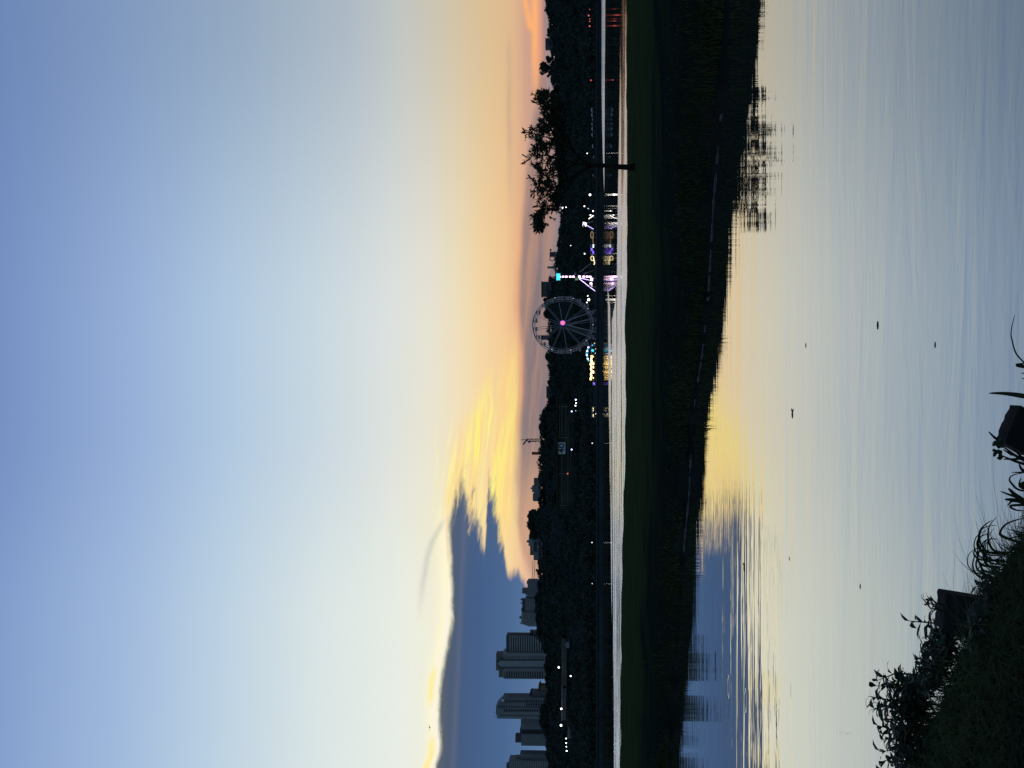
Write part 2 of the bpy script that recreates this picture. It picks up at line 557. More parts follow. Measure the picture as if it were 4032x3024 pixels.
L_white = glow('lamp_white', (1.0, 0.95, 0.86), 4)
L_cool = glow('lamp_cool', (0.82, 1.0, 0.95), 8)
L_dimw = glow('lamp_dim', (0.9, 0.95, 1.0), 1.6)
L_blue = glow('lamp_blue', (0.5, 0.52, 1.0), 6)
L_red = glow('lamp_red', (1.0, 0.13, 0.08), 0.75)
L_pink = glow('lamp_pink', (1.0, 0.62, 0.9), 3.6)
L_violet = glow('lamp_violet', (0.62, 0.45, 1.0), 2.6)
L_violetd = glow('lamp_deep_violet', (0.25, 0.10, 1.0), 1.5)
L_cyan = glow('lamp_cyan', (0.03, 0.55, 0.75), 1.6)
L_teal = glow('lamp_teal', (0.02, 0.55, 0.75), 1.6)
L_green = glow('lamp_green', (0.12, 0.4, 0.06), 0.45)
L_amber = glow('lamp_amber', (1.0, 0.66, 0.22), 4.5)
L_orange = glow('lamp_orange', (0.9, 0.5, 0.18), 0.5)
L_gold = glow('lamp_gold', (1.0, 0.8, 0.4), 1.6)
L_hub = glow('hub_light', (1.0, 0.13, 0.20), 1.5)
L_hubr = glow('hub_ring_light', (0.25, 0.05, 0.9), 1.0)


# ------------------------------------------------------------------ water
def water_zone(y, v):
    """1 where a breeze roughens the water"""
    def c(pts, q):
        return np.interp(q, [p[0] for p in pts], [p[1] for p in pts])
    sm = lambda a, b, x: np.clip((x - a) / (b - a), 0, 1)
    a0 = c([(0, 2361), (600, 2373), (1200, 2394), (1512, 2396), (3024, 2417)], y)
    a1 = c([(0, 2383), (400, 2381), (640, 2380), (900, 2379), (1100, 2388), (1200, 2402), (1500, 2406), (2550, 2411), (3024, 2419)], y)
    b0 = c([(0, 2440), (700, 2432), (1180, 2424), (1260, 2408), (1500, 2409), (2550, 2413), (3024, 2419)], y)
    zA = sm(a0 - 1.5, a0 + 1.5, v) * (1 - sm(a1 - 1.5, a1 + 1.5, v))
    zB = sm(b0 - 3, b0 + 4, v) * (1 - sm(2500, 2540, v)) * c([(0, 0.45), (700, 0.6), (1200, 1), (3024, 1)], y)
    return np.maximum(zA, zB)


def build_water():
    nA, nR = 150, 420
    az = np.radians(np.linspace(-75, 75, nA))
    # finer in the middle
    az = np.radians(np.concatenate([np.linspace(-75, -18, 12)[:-1], np.linspace(-18, 18, 110), np.linspace(18, 75, 12)[1:]]))
    r = np.concatenate([np.geomspace(1.0, 45, 60)[:-1], 1.0 / np.linspace(1 / 45.0, 1 / 900.0, 300), np.geomspace(950, 6000, 8)])
    A, R = np.meshgrid(az, r, indexing='ij')
    X, Y = np.sin(A) * R, np.cos(A) * R
    Z = np.zeros_like(X)
    na, nr = len(az), len(r)
    verts = np.stack([X, Y, Z], -1).reshape(-1, 3)
    faces = []
    for i in range(na - 1):
        for j in range(nr - 1):
            a = i * nr + j
            faces.append((a, a + nr, a + nr + 1, a + 1))
    me = bpy.data.meshes.new('water')
    me.from_pydata(verts.tolist(), [], faces)
    f_ = verts[:, 1] * cp - CH * sp
    u_ = -verts[:, 1] * sp - CH * cp
    yy = 1512 - verts[:, 0] / f_ * F
    vv = 2016 - u_ / f_ * F
    zone = water_zone(yy, vv)
    zone = np.where(verts[:, 1] > 45, zone, 0.0)
    at = me.attributes.new('breeze', 'FLOAT', 'POINT')
    at.data.foreach_set('value', zone.astype(np.float32))
    m = bpy.data.materials.new('lake_water')
    m.use_nodes = True
    nt = m.node_tree
    nt.nodes.clear()
    nb = NB(nt)
    out = nb.n('ShaderNodeOutputMaterial')
    geo = nb.n('ShaderNodeNewGeometry')
    sx = nb.n('ShaderNodeSeparateXYZ')
    nt.links.new(geo.outputs['Position'], sx.inputs[0])
    x, y = E(nb, sx.outputs[0]), E(nb, sx.outputs[1])
    att = nb.n('ShaderNodeAttribute', attribute_name='breeze')
    br = E(nb, att.outputs['Fac'])
    br = nb.smooth(br + (nb.noise(nb.comb(x * 0.03, y * 0.09), 1.0, 4, 0.6) - 0.5) * 0.9, 0.3, 0.75) * nb.smooth(br, 0.0, 0.15)
    br = br * nb.smooth(nb.noise(nb.comb(x * 0.9, y * 0.11, 3.0), 1.0, 4, 0.65), 0.3, 0.62, 0.8, 1.1)
    br = br * nb.smooth(nb.noise(nb.comb(x * 0.035, y * 0.16, 21.0), 1.0, 5, 0.65), 0.36, 0.58, 0.25, 1.05)
    # slow wavelets, crests lying across the view, plus fine ripples
    w1 = nb.noise(nb.comb(x * 0.16, y * 0.95, 0.3), 1.0, 3, 0.5, 0.3)
    w2 = nb.noise(nb.comb(x * 0.45, y * 2.8, 4.0), 1.0, 3, 0.5, 0.2)
    w3 = nb.noise(nb.comb(x * 2.2, y * 5.0, 8.0), 1.0, 2, 0.5, 0.0)
    patch = nb.noise(nb.comb(x * 0.07, y * 0.2, 6.0), 1.0, 3, 0.5)
    ht = w1 * 0.0036 + w2 * 0.0021 * nb.smooth(patch, 0.35, 0.65, 0.5, 1.5) + w3 * 0.00022
    ht = ht + w3 * (br * 0.006)
    near = nb.smooth(y, 17.0, 7.0)
    w4 = nb.noise(nb.comb(x * 0.55 + y * 0.12, y * 1.5, 11.0), 1.0, 4, 0.55, 0.5)
    w5 = nb.noise(nb.comb(x * 1.6 - y * 0.3, y * 4.2, 15.0), 1.0, 3, 0.55, 0.4)
    ht = ht + (w4 * 0.0075 + w5 * 0.0016) * (near * 0.6 + 0.1)
    # two rings where a fish rose
    for (cy_, cv_, rx) in ((2704, 2867, 37), (2758, 2934, 38)):
        g = G(cy_, cv_)
        rr = rx / F * g.y
        d = nb.math('SQRT', (x - g.x).sq() + (y - g.y).sq())
        ht = ht + nb.math('EXPONENT', ((d - rr) * (1 / (rr * 0.14))).sq() * -1.0) * 0.008
    bp = nb.n('ShaderNodeBump')
    bp.inputs['Strength'].default_value = 1.0
    bp.inputs['Distance'].default_value = 1.0
    nt.links.new(ht.s, bp.inputs['Height'])
    fre = nb.n('ShaderNodeFresnel')
    fre.inputs['IOR'].default_value = 1.33
    fac = nb.math('POWER', E(nb, fre.outputs[0]), 0.40)
    gl = nb.n('ShaderNodeBsdfGlossy')
    gl.inputs['Color'].default_value = (1.0, 0.985, 0.95, 1)
    nt.links.new((br * 0.25 + 0.012).s, gl.inputs['Roughness'])
    nt.links.new(bp.outputs[0], gl.inputs['Normal'])
    df = nb.n('ShaderNodeBsdfDiffuse')
    df.inputs['Color'].default_value = (0.04, 0.044, 0.042, 1)
    mx = nb.n('ShaderNodeMixShader')
    nt.links.new(fac.s, mx.inputs[0])
    nt.links.new(df.outputs[0], mx.inputs[1])
    nt.links.new(gl.outputs[0], mx.inputs[2])
    nt.links.new(mx.outputs[0], out.inputs[0])
    me.materials.append(m)
    o = bpy.data.objects.new('water', me)
    COL.objects.link(o)
    tag(o, kind='structure')


build_water()

# ------------------------------------------------------------------ far hills
SKY = [(-3000, 2150), (-600, 2150), (0, 2141), (45, 2142), (60, 2152), (85, 2162), (130, 2152), (180, 2158), (222, 2168), (300, 2162), (350, 2176), (390, 2168), (600, 2182), (800, 2205),
       (900, 2200), (960, 2190), (1030, 2184), (1060, 2178), (1085, 2183), (1105, 2160), (1168, 2150), (1185, 2140), (1235, 2136), (1250, 2152), (1330, 2155),
       (1380, 2156), (1410, 2148), (1430, 2158), (1500, 2158), (1600, 2156), (1620, 2136), (1650, 2126), (1690, 2122), (1735, 2127), (1750, 2119), (1800, 2116),
       (1850, 2120), (1900, 2117), (1980, 2120), (2000, 2120), (2012, 2095), (2030, 2080), (2080, 2078), (2110, 2088), (2140, 2110), (2220, 2116), (2280, 2119),
       (2350, 2104), (2480, 2108), (2510, 2113), (2530, 2130), (2560, 2140), (2620, 2150), (2700, 2146), (2740, 2150), (2790, 2126), (2835, 2123), (2870, 2140),
       (2930, 2150), (2960, 2144), (3024, 2155), (3600, 2160), (6000, 2160)]
SKX = [p[0] for p in SKY]
SKV = [p[1] for p in SKY]


def sky_v(y):
    return float(np.interp(y, SKX, SKV))


RY = 1000.0


def ridge_z(x):
    y = 1512 - x / (RY / cp) * F * 1.0
    return P(y, sky_v(y), RY).z


def hill_z(x, Y):
    r = ridge_z(x * RY / Y if Y > 500 else x) - 3.0
    if Y < 752: return -1.5 + (Y - 742) * 0.27
    if Y < 762: return 1.2 + (Y - 752) * 0.17
    if Y < 800: return 2.9
    t = min(1.0, (Y - 800) / 200)
    z = 2.9 + (r - 2.9) * (t ** 1.15)
    if Y > 1000: z = r - (Y - 1000) * 0.004
    return z


def build_hills():
    xs = np.concatenate([np.arange(-2200, -420, 60), np.arange(-420, 421, 5), np.arange(460, 2240, 60)])
    Ys = [740, 752, 757, 762, 780, 800, 825, 850, 875, 900, 925, 950, 975, 1000, 1040, 1100, 1300, 2000, 4000]
    v, f = [], []
    for Y in Ys:
        for x in xs:
            sc = Y / 1000.0
            X = float(x) * max(sc, 0.7)
            v.append((X, Y, hill_z(X, Y)))
    n = len(xs)
    for j in range(len(Ys) - 1):
        for i in range(n - 1):
            a = j * n + i
            f.append((a, a + 1, a + 1 + n, a + n))
    me = bpy.data.meshes.new('hills')
    me.from_pydata(v, [], f)
    me.materials.append(m_hill)
    for p in me.polygons: p.use_smooth = True
    o = bpy.data.objects.new('hills', me)
    COL.objects.link(o)
    tag(o, kind='structure')


build_hills()


def leaf_quads(cen, rad3, n, size, r=nrng, shell=0.55):
    """n leaf-clump faces spread through an ellipsoid; returns verts (n*4,3)"""
    d = r.normal(size=(n, 3))
    d /= np.linalg.norm(d, axis=1)[:, None]
    q = (shell + (1 - shell) * r.random(n) ** 0.7)[:, None]
    c = np.array(cen)[None] + d * q * np.array(rad3)[None]
    u = r.normal(size=(n, 3))
    u /= np.linalg.norm(u, axis=1)[:, None]
    w = np.cross(u, r.normal(size=(n, 3)))
    w /= np.linalg.norm(w, axis=1)[:, None]
    s = size * (0.6 + 0.8 * r.random(n))[:, None]
    k = (0.35 + 0.5 * r.random(n))[:, None]
    return np.stack([c - u * s * 0.5, c + w * s * k * 0.5 + u * s * 0.08, c + u * s * 0.5, c - w * s * k * 0.5], 1).reshape(-1, 3)


def quad_mesh(name, arrs, m):
    V = np.concatenate(arrs).astype(np.float32)
    n = len(V) // 4
    me = bpy.data.meshes.new(name)
    me.vertices.add(len(V))
    me.vertices.foreach_set('co', V.ravel())
    me.loops.add(4 * n)
    me.loops.foreach_set('vertex_index', np.arange(4 * n, dtype=np.int32))
    me.polygons.add(n)
    me.polygons.foreach_set('loop_start', np.arange(0, 4 * n, 4, dtype=np.int32))
    me.update(calc_edges=True)
    me.validate()
    me.materials.append(m)
    return me


def crown_arr(hgt, wid, n, size):
    """lumpy crown of a unit tree standing at the origin"""
    out = []
    k = rng.randint(5, 8)
    for i in range(k):
        a = rng.uniform(0, 6.28)
        q = rng.uniform(0.1, 0.34) * wid
        c = (math.cos(a) * q, math.sin(a) * q, hgt * rng.uniform(0.45, 0.8))
        rr = wid * rng.uniform(0.2, 0.34)
        out.append(leaf_quads(c, (rr, rr, min(rr * rng.uniform(0.7, 1.0), hgt - c[2])), n // k, size))
    return out


CLEAR = [(1180, 2318), (1165, 2314), (1191, 2311), (767, 2323), (812, 2301), (821, 2316), (831, 2335), (604, 2312), (650, 2299), (999, 2302), (1745, 2332), (2136, 2331), (2298, 2332),
         (37, 2322), (61, 2318), (75, 2322), (84, 2322), (103, 2322), (316, 2327), (818, 2215), (816, 2229), (837, 2215), (967, 2247), (1574, 2267), (1587, 2268), (1597, 2266), (1617, 2267), (1620, 2251),
         (1770, 2251), (1865, 2235), (2628, 2200), (2662, 2247), (2791, 2210), (2856, 2209), (2908, 2229), (2926, 2229), (2940, 2230), (2957, 2231), (2530, 2225), (2550, 2225)]


def blocks(y, v, Y, w, vb=2400):
    """would a tree here stand in front of a lamp, a ride or the number board?"""
    if Y < 812 and 795 < y + w and y - w < 1660: return True
    if Y < 800 and 410 < y + w and y - w < 700: return True
    if Y < 812 and (1150 < y + w and y - w < 1400): return True
    if Y < 868 and 1730 < y + w and y - w < 1800 and v < 2232: return True
    if Y < 900 and 2515 < y + w and y - w < 2915 and v < 2222 and (int(y) // 30) % 4: return True
    return any(abs(a - y) < w + 3 and v < b + 8 and Y < (790 if b > 2290 else 905) for a, b in CLEAR)


# one mass of woodland on the slopes (nobody could count it)
arrs = []
for i in range(1500):
    Y = rng.uniform(766, 1003) if i % 3 else rng.uniform(766, 800)
    x = rng.uniform(-330, 330) * Y / 1000
    H = rng.uniform(4, 9) if Y > 800 else rng.uniform(5, 11)
    y, v = proj(x, Y, hill_z(x, Y) + H)
    lim = sky_v(y) + 3
    if v < lim:
        H -= (lim - v) / F * Y
    if H < 1.5 or blocks(y, max(v, lim), Y, H * 0.6 / Y * F): continue
    b = np.array((x, Y, hill_z(x, Y)))
    for j in range(3):
        c = b + np.array((rng.uniform(-2, 2), rng.uniform(-2, 2), H * rng.uniform(0.35, 0.66)))
        rr = H * rng.uniform(0.26, 0.42)
        arrs.append(leaf_quads(c, (rr * 1.2, rr * 1.2, min(rr, b[2] + H - c[2])), 26, 1.7))
for j in range(9000):   # under-storey so that the slope is closed
    Y = rng.uniform(764, 1000)
    x = rng.uniform(-330, 330) * Y / 1000
    z = hill_z(x, Y) + 0.8
    y, v = proj(x, Y, z + 1.2)
    if v < sky_v(y) + 2: z -= (sky_v(y) + 2 - v) / F * Y
    if blocks(y, v, Y, 16): continue
    arrs.append(leaf_quads((x, Y, z), (2.5, 2.5, 1.2), 4, 2.2))
for j in range(2600):   # closed scrub along the ridge
    y = -200 + 3450 * j / 2600
    Y = rng.uniform(985, 1004)
    p = P(y, sky_v(y) + rng.uniform(5, 17) + 3 * math.sin(y * 0.13) + 3 * math.sin(y * 0.047), Y)
    arrs.append(leaf_quads(tuple(p), (1.6, 1.6, 0.8), 9, 1.1))
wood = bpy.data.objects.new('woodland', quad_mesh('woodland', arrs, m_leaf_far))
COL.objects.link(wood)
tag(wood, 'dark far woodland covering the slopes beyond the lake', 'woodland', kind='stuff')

# single trees that stand out on the skyline, each an object (shared crown meshes)
protos = []
for i in range(6):
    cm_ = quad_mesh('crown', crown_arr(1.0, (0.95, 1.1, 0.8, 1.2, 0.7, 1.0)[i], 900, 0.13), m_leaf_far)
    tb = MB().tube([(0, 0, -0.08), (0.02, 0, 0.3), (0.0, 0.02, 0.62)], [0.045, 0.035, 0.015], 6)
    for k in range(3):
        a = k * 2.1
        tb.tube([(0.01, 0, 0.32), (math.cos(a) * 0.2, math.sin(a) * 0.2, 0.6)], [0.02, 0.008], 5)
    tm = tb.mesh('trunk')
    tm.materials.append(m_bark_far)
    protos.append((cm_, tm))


def far_tree(y, v, Y, hgt, k, label, wide=1.0, group='trees on the skyline'):
    p = P(y, v, Y)
    t = thing('tree', label, 'tree', group, (p.x, p.y, p.z - hgt), rng.uniform(0, 6.28))
    t.scale = (hgt * wide, hgt * wide, hgt)
    for nm, me in zip(('crown', 'trunk'), protos[k]):
        o = bpy.data.objects.new(nm, me)
        COL.objects.link(o)
        o.parent = t


far_tree(262, 2123, 985, 12, 0, 'round-headed tree alone on the right skyline, light showing through its crown', 0.95)
far_tree(236, 2149, 985, 6, 1, 'smaller tree right beside the round-headed skyline tree, on its right', 1.1)
far_tree(292, 2150, 985, 6, 2, 'smaller tree beside the round-headed skyline tree, on its left', 1.0)
far_tree(366, 2163, 980, 5, 3, 'small tree on the skyline just right of the near tree on the grass spit', 1.2)
far_tree(1408, 2146, 985, 6, 0, 'single rounded tree on the skyline just left of the Ferris wheel', 1.2)
far_tree(1655, 2120, 985, 9, 3, 'rounded tree on the skyline right of the antenna mast, left of a lower gap', 1.2)
far_tree(1624, 2134, 985, 8, 1, 'lowest tree of the skyline clump to the right of the antenna mast', 1.0)
far_tree(1700, 2117, 985, 10, 2, 'broad tree on the skyline immediately right of the antenna mast', 1.2)
far_tree(2022, 2079, 985, 12, 0, 'rightmost tree of the tall grove on the hilltop behind the villas', 0.8)
far_tree(2044, 2072, 985, 13, 3, 'tallest tree of the hilltop grove behind the villas', 0.8)
far_tree(2074, 2074, 985, 12, 4, 'slender middle tree of the hilltop grove behind the villas', 0.9)
far_tree(2100, 2083, 985, 11, 1, 'leftmost tree of the hilltop grove, touching the white villa roof', 0.8)
far_tree(2252, 2106, 985, 6, 2, 'pointed tree on the hilltop under the two overhead cables', 0.8)
far_tree(2812, 2119, 985, 11, 3, 'dark rounded tree in front of the foot of the slanted-roof tower', 1.2)
far_tree(2850, 2128, 985, 9, 0, 'dark tree below the low twin block, beside the slanted-roof tower', 1.2)
far_tree(2612, 2140, 985, 9, 4, 'dark tree hiding the foot of the tower with the pointed arch', 1.3)
for i in range(46):
    y = -20 + i * 66 + rng.uniform(-20, 20)
    if 1240 < y < 1400 or 400 < y < 780: continue
    far_tree(y, sky_v(y) + rng.uniform(-3, 5), rng.uniform(975, 1003), rng.uniform(4, 6), rng.randint(0, 5),
             'small dark tree in the unbroken tree line along the hilltop', rng.uniform(1.1, 1.7), 'small trees along the hilltop line')


# ------------------------------------------------------------------ buildings
def bpx(mb, y0, y1, v0, v1, Y, dep):
    vm = (v0 + v1) / 2
    xa, xb = P(y1, vm, Y).x, P(y0, vm, Y).x
    ym = (y0 + y1) / 2
    zb, zt = P(ym, v1, Y).z, P(ym, v0, Y).z
    mb.box(min(xa, xb), max(xa, xb), Y, Y + dep, zb, zt)
    return mb


def part(name, m, parent, rects, Y, dep):
    mb = MB()
    for r in rects:
        bpx(mb, *r, Y, dep)
    return mb.build(name, m, parent)


FL = 9.2      # one storey in photo pixels


def building(name, label, y, v, Y, group=None, cat='building'):
    return thing(name, label, cat, group)


# tower with the pointed arch
D = 1080
t = building('apartment_tower', 'widest apartment tower, pointed arch at the top of its facade', 0, 0, D, 'apartment towers')
part('wall', m_wallA, t, [(2572, 2673, 1981, 2178)], D, 18)
part('roof_block', m_wallC, t, [(2575, 2640, 1953, 1981)], D + 2, 12)
part('roof_block', m_wallC, t, [(2640, 2667, 1964, 1981)], D + 3, 10)
og = [(2590, 1985), (2592, 1970), (2600, 1960), (2612, 1954), (2624, 1960), (2633, 1970), (2636, 1985)]
MB().prism([P(a, b, D - 0.5) for a, b in og], 2.6).build('arch_niche', m_wallD, t)
og2 = [(2602, 2178), (2602, 1972), (2606, 1965), (2613, 1957), (2620, 1965), (2625, 1972), (2625, 2178)]
MB().prism([P(a, b, D - 1.0) for a, b in og2], 0.9).build('arch_bay', m_slab, t)
for i in range(17):
    v = 1987 + i * FL
    for (ya, yb) in ((2594.5, 2601), (2627, 2632), (2586, 2588.5)):
        part('window', m_win, t, [(ya, yb, v, v + 5.8)], D - 0.35, 0.33)
for i in range(17):
    v = 1986 + i * FL
    part('balcony', m_slab, t, [(2643, 2674.5, v + 4.5, v + 7.5)], D - 1.2, 1.18)
    part('balcony_recess', m_win, t, [(2646, 2672, v, v + 4.3)], D - 0.3, 0.28)
at_base(t, P(2622, 2178, D))

t = building('apartment_slab', 'flat-topped slab block of pale storey bands against the tower with the arch', 0, 0, D, 'apartment towers')
part('wall', m_wallD, t, [(2505, 2571, 1993, 2178)], D + 4, 16)
part('lift_house', m_wallD, t, [(2566, 2571.8, 1981, 1993)], D + 6, 8)
for i in range(17):
    v = 2006 + i * FL
    part('storey_band', m_slab, t, [(2504, 2570, v, v + 4.6)], D + 3.2, 0.78)
at_base(t, P(2538, 2178, D))

t = building('low_block', 'small low block with a round white sign, right of the slab of storey bands', 0, 0, D)
part('wall', m_wallB, t, [(2486, 2503, 2100, 2150)], D + 8, 8)
part('roof_block', m_wallD, t, [(2484, 2497, 2086, 2100)], D + 9, 6)
MB().ball(P(2487, 2090, D + 8.6), 0.55, 8, 5, (1, 0.2, 1)).build('round_sign', m_logo, t)
at_base(t, P(2494, 2150, D))

# tower with the slanted roof
t = building('apartment_tower', 'tall narrow tower with a slanting roof and a round white logo', 0, 0, D, 'apartment towers')
out = [(2749, 2178), (2749, 1980), (2756, 1976), (2780, 1953), (2786, 1952), (2786, 2178)]
MB().prism([P(a, b, D - 2) for a, b in out], 18).build('wall', m_wallB, t)
part('side_wing', m_wallA, t, [(2786.3, 2831, 1957, 2178)], D, 16)
part('roof_block', m_wallC, t, [(2790, 2816, 1953, 1957)], D + 2, 10)
part('pilaster', m_wallD, t, [(2783, 2785.6, 1962, 2178)], D - 2.3, 0.28)
part('pilaster', m_wallD, t, [(2817, 2819.5, 1964, 2178)], D - 0.3, 0.28)
for i in range(17):
    v = 1990 + i * FL
    part('window', m_win, t, [(2757, 2766, v, v + 5.2)], D - 2.3, 0.28)
    part('window', m_win, t, [(2793, 2803, v - 6, v - 0.2)], D - 0.3, 0.28)
    if i > 8:
        part('window', m_win, t, [(2770, 2779, v, v + 5.2)], D - 2.3, 0.28)
MB().ball(P(2758, 1980, D - 2.2), 0.95, 10, 6, (1, 0.15, 1)).build('round_logo', m_logo, t)
for yy in (2807, 2822):
    MB().tube([P(yy, 1958, D + 4), P(yy, 1944, D + 4)], 0.12, 5).build('antenna', m_steel_d, t)
at_base(t, P(2790, 2178, D))

# low twin block
t = building('twin_block', 'low twin apartment block with a dark stair core, left of the slanted-roof tower', 0, 0, D, 'apartment towers')
part('wall', m_wallB, t, [(2831.5, 2872, 2051, 2170)], D + 6, 14)
part('stair_core', m_wallD, t, [(2872.2, 2891, 2047, 2170)], D + 9, 12)
part('wall', m_wallB, t, [(2891.2, 2937, 2052, 2170)], D + 6, 14)
part('lift_house', m_wallD, t, [(2895, 2924, 2029, 2052)], D + 9, 8)
for i in range(9):
    v = 2068 + i * FL
    part('storey_band', m_slab, t, [(2856, 2871, v, v + 3)], D + 5.2, 0.78)
    part('storey_band', m_slab, t, [(2896, 2922, v, v + 3)], D + 5.2, 0.78)
at_base(t, P(2885, 2170, D))

# slab at the left edge
t = building('apartment_slab', 'slab block cut by the edge of the picture, at the far left', 0, 0, D, 'apartment towers')
part('wall', m_wallB, t, [(2995, 3070, 2004, 2178)], D, 16)
part('lift_house', m_wallD, t, [(3011, 3040, 1994, 2004)], D + 3, 8)
part('side_wing', m_wallB, t, [(2970, 2994.6, 2047, 2178)], D + 3, 12)
part('roof_block', m_wallC, t, [(2982, 2994, 2030, 2047)], D + 5, 8)
for i in range(17):
    v = 2014 + i * FL
    part('storey_band', m_slab, t, [(2997, 3071, v, v + 4.4)], D - 0.8, 0.78)
at_base(t, P(3020, 2178, D))

# brick houses between the towers
t = building('tall_house', 'small stepped house with sloping roofs between the two tall towers', 0, 0, D)
part('wall', m_wallB, t, [(2722, 2748, 2094, 2165)], D + 6, 10)
MB().prism([P(a, b, D + 5.7) for a, b in ((2720, 2095), (2726, 2086), (2747, 2084), (2748.5, 2095))], 11).build('roof', m_wallD, t)
part('wall', m_wallC, t, [(2700, 2721.7, 2120, 2165)], D + 5, 10)
MB().prism([P(a, b, D + 4.7) for a, b in ((2690, 2128), (2697, 2121), (2716, 2119), (2722, 2121), (2722, 2128))], 11).build('roof', m_tile, t)
at_base(t, P(2722, 2165, D))

# mid-rise pair
t = building('mid_rise_block', 'right-hand block of the grey pair on the hilltop, with roof tanks', 0, 0, D, 'mid-rise blocks')
part('wall', m_wallB, t, [(2355, 2410, 2068, 2125)], D + 2, 14)
part('roof_block', m_wallD, t, [(2362, 2412, 2056, 2068)], D + 4, 10)
part('roof_tank', m_wallC, t, [(2358, 2364, 2050, 2056.5)], D + 4.5, 3)
part('roof_tank', m_wallC, t, [(2374, 2377, 2050, 2055.8)], D + 5, 3)
part('roof_tank', m_wallD, t, [(2396, 2408, 2052.5, 2055.8)], D + 5, 4)
for i in range(4):
    part('storey_band', m_slab, t, [(2358, 2408, 2075 + i * 9, 2077 + i * 9)], D + 1.6, 0.38)
at_base(t, P(2382, 2125, D))
t = building('mid_rise_block', 'left-hand block of the grey pair on the hilltop, its corner sloping', 0, 0, D, 'mid-rise blocks')
MB().prism([P(a, b, D) for a, b in ((2412.5, 2125), (2412.5, 2062), (2417, 2053), (2456, 2052), (2464, 2076), (2467, 2080), (2467, 2125))], 14).build('wall', m_wallA, t)
part('roof_tank', m_wallD, t, [(2429, 2436, 2045, 2052)], D + 3, 3)
part('roof_tank', m_wallD, t, [(2453, 2456, 2048, 2053)], D + 3, 2)
for i in range(5):
    part('storey_band', m_wallB, t, [(2416, 2460, 2064 + i * 9, 2066 + i * 9)], D - 0.4, 0.38)
at_base(t, P(2440, 2125, D))

t = building('mid_rise_block', 'grey block with a tall lift house, standing alone where the two cables end', 0, 0, D, 'mid-rise blocks')
part('wall', m_wallB, t, [(2288, 2352, 2077, 2128)], D + 1, 14)
part('lift_house', m_wallC, t, [(2319, 2337, 2056, 2077)], D + 4, 8)
part('roof_block', m_wallD, t, [(2337.3, 2342, 2069, 2077)], D + 4, 6)
part('parapet', m_wallC, t, [(2288.5, 2300, 2074, 2077)], D + 2, 6)
at_base(t, P(2320, 2128, D))

# overhead cables
for k, (va, vb) in enumerate(((2098, 2094), (2106, 2101))):
    mb = MB()
    n = 14
    mb.tube([P(2208 + (2289 - 2208) * i / n, va + (vb - va) * i / n + math.sin(math.pi * i / n) * 1.5, 1075) for i in range(n + 1)], 0.17, 5)
    tag(mb.build('overhead_cable', m_tile if k == 0 else m_steel_d), ('upper' if k == 0 else 'lower') + ' of two overhead cables stretched beside the villa on the hilltop', 'cable', 'cables over the hilltop')

# villas on the hill
D = 990
t = building('villa', 'large white hillside villa of stepped boxes, roof tank on top', 0, 0, D, 'villas on the hill')
part('wall', m_wallA, t, [(2104, 2172, 2096, 2140)], D, 8)
part('upper_storey', m_wallA, t, [(2122, 2150, 2081, 2096)], D + 1, 6)
part('upper_storey', m_wallC, t, [(2152, 2186, 2087, 2101)], D + 1.5, 6)
part('roof_tank', m_wallD, t, [(2129, 2136, 2074, 2081)], D + 2, 3)
part('side_wing', m_wallB, t, [(2172.3, 2206, 2101, 2150)], D + 1, 7)
for yy in (2134, 2147, 2160, 2178, 2190):
    part('window', m_win, t, [(yy, yy + 7, 2122, 2128)], D - 0.25, 0.23)
part('window', m_win, t, [(2134, 2172, 2101, 2114)], D - 0.25, 0.23)
part('terrace', m_slab, t, [(2126, 2204, 2131, 2135)], D - 1.6, 1.58)
at_base(t, P(2150, 2150, D))
t = building('villa', 'smaller pale villa below the grove, three bright balcony bands', 0, 0, D, 'villas on the hill')
part('wall', m_wallB, t, [(2044, 2078, 2116, 2170)], D - 6, 8)
for v in (2131, 2146, 2160):
    part('balcony', m_slab, t, [(2045, 2076, v, v + 4)], D - 6.8, 0.78)
part('window', m_win, t, [(2050, 2072, 2137, 2144)], D - 6.25, 0.23)
part('window', m_win, t, [(2050, 2072, 2152, 2158)], D - 6.25, 0.23)
at_base(t, P(2060, 2170, D))
t = building('hill_house', 'dark house with a squat roof turret on the skyline left of the grove', 0, 0, D)
part('wall', m_wallB, t, [(1912, 1974, 2102, 2128)], D + 6, 8)
part('wall', m_wallC, t, [(1884, 1911.6, 2102, 2128)], D + 6, 8)
part('turret', m_wallB, t, [(1912, 1938, 2095, 2102)], D + 7, 5)
part('turret', m_wallC, t, [(1920, 1926, 2089, 2095)], D + 8, 3)
part('roof', m_tile, t, [(1944, 1972, 2098, 2102)], D + 6.5, 6)
at_base(t, P(1930, 2128, D))
t = building('chimney_block', 'short square stack standing alone left of the antenna mast', 0, 0, D)
part('stack', m_tile, t, [(1780, 1790.5, 2096, 2126)], D + 8, 2.2)
part('cap', m_wallD, t, [(1779, 1791.5, 2094, 2096)], D + 7.8, 2.6)
at_base(t, P(1785, 2126, D))

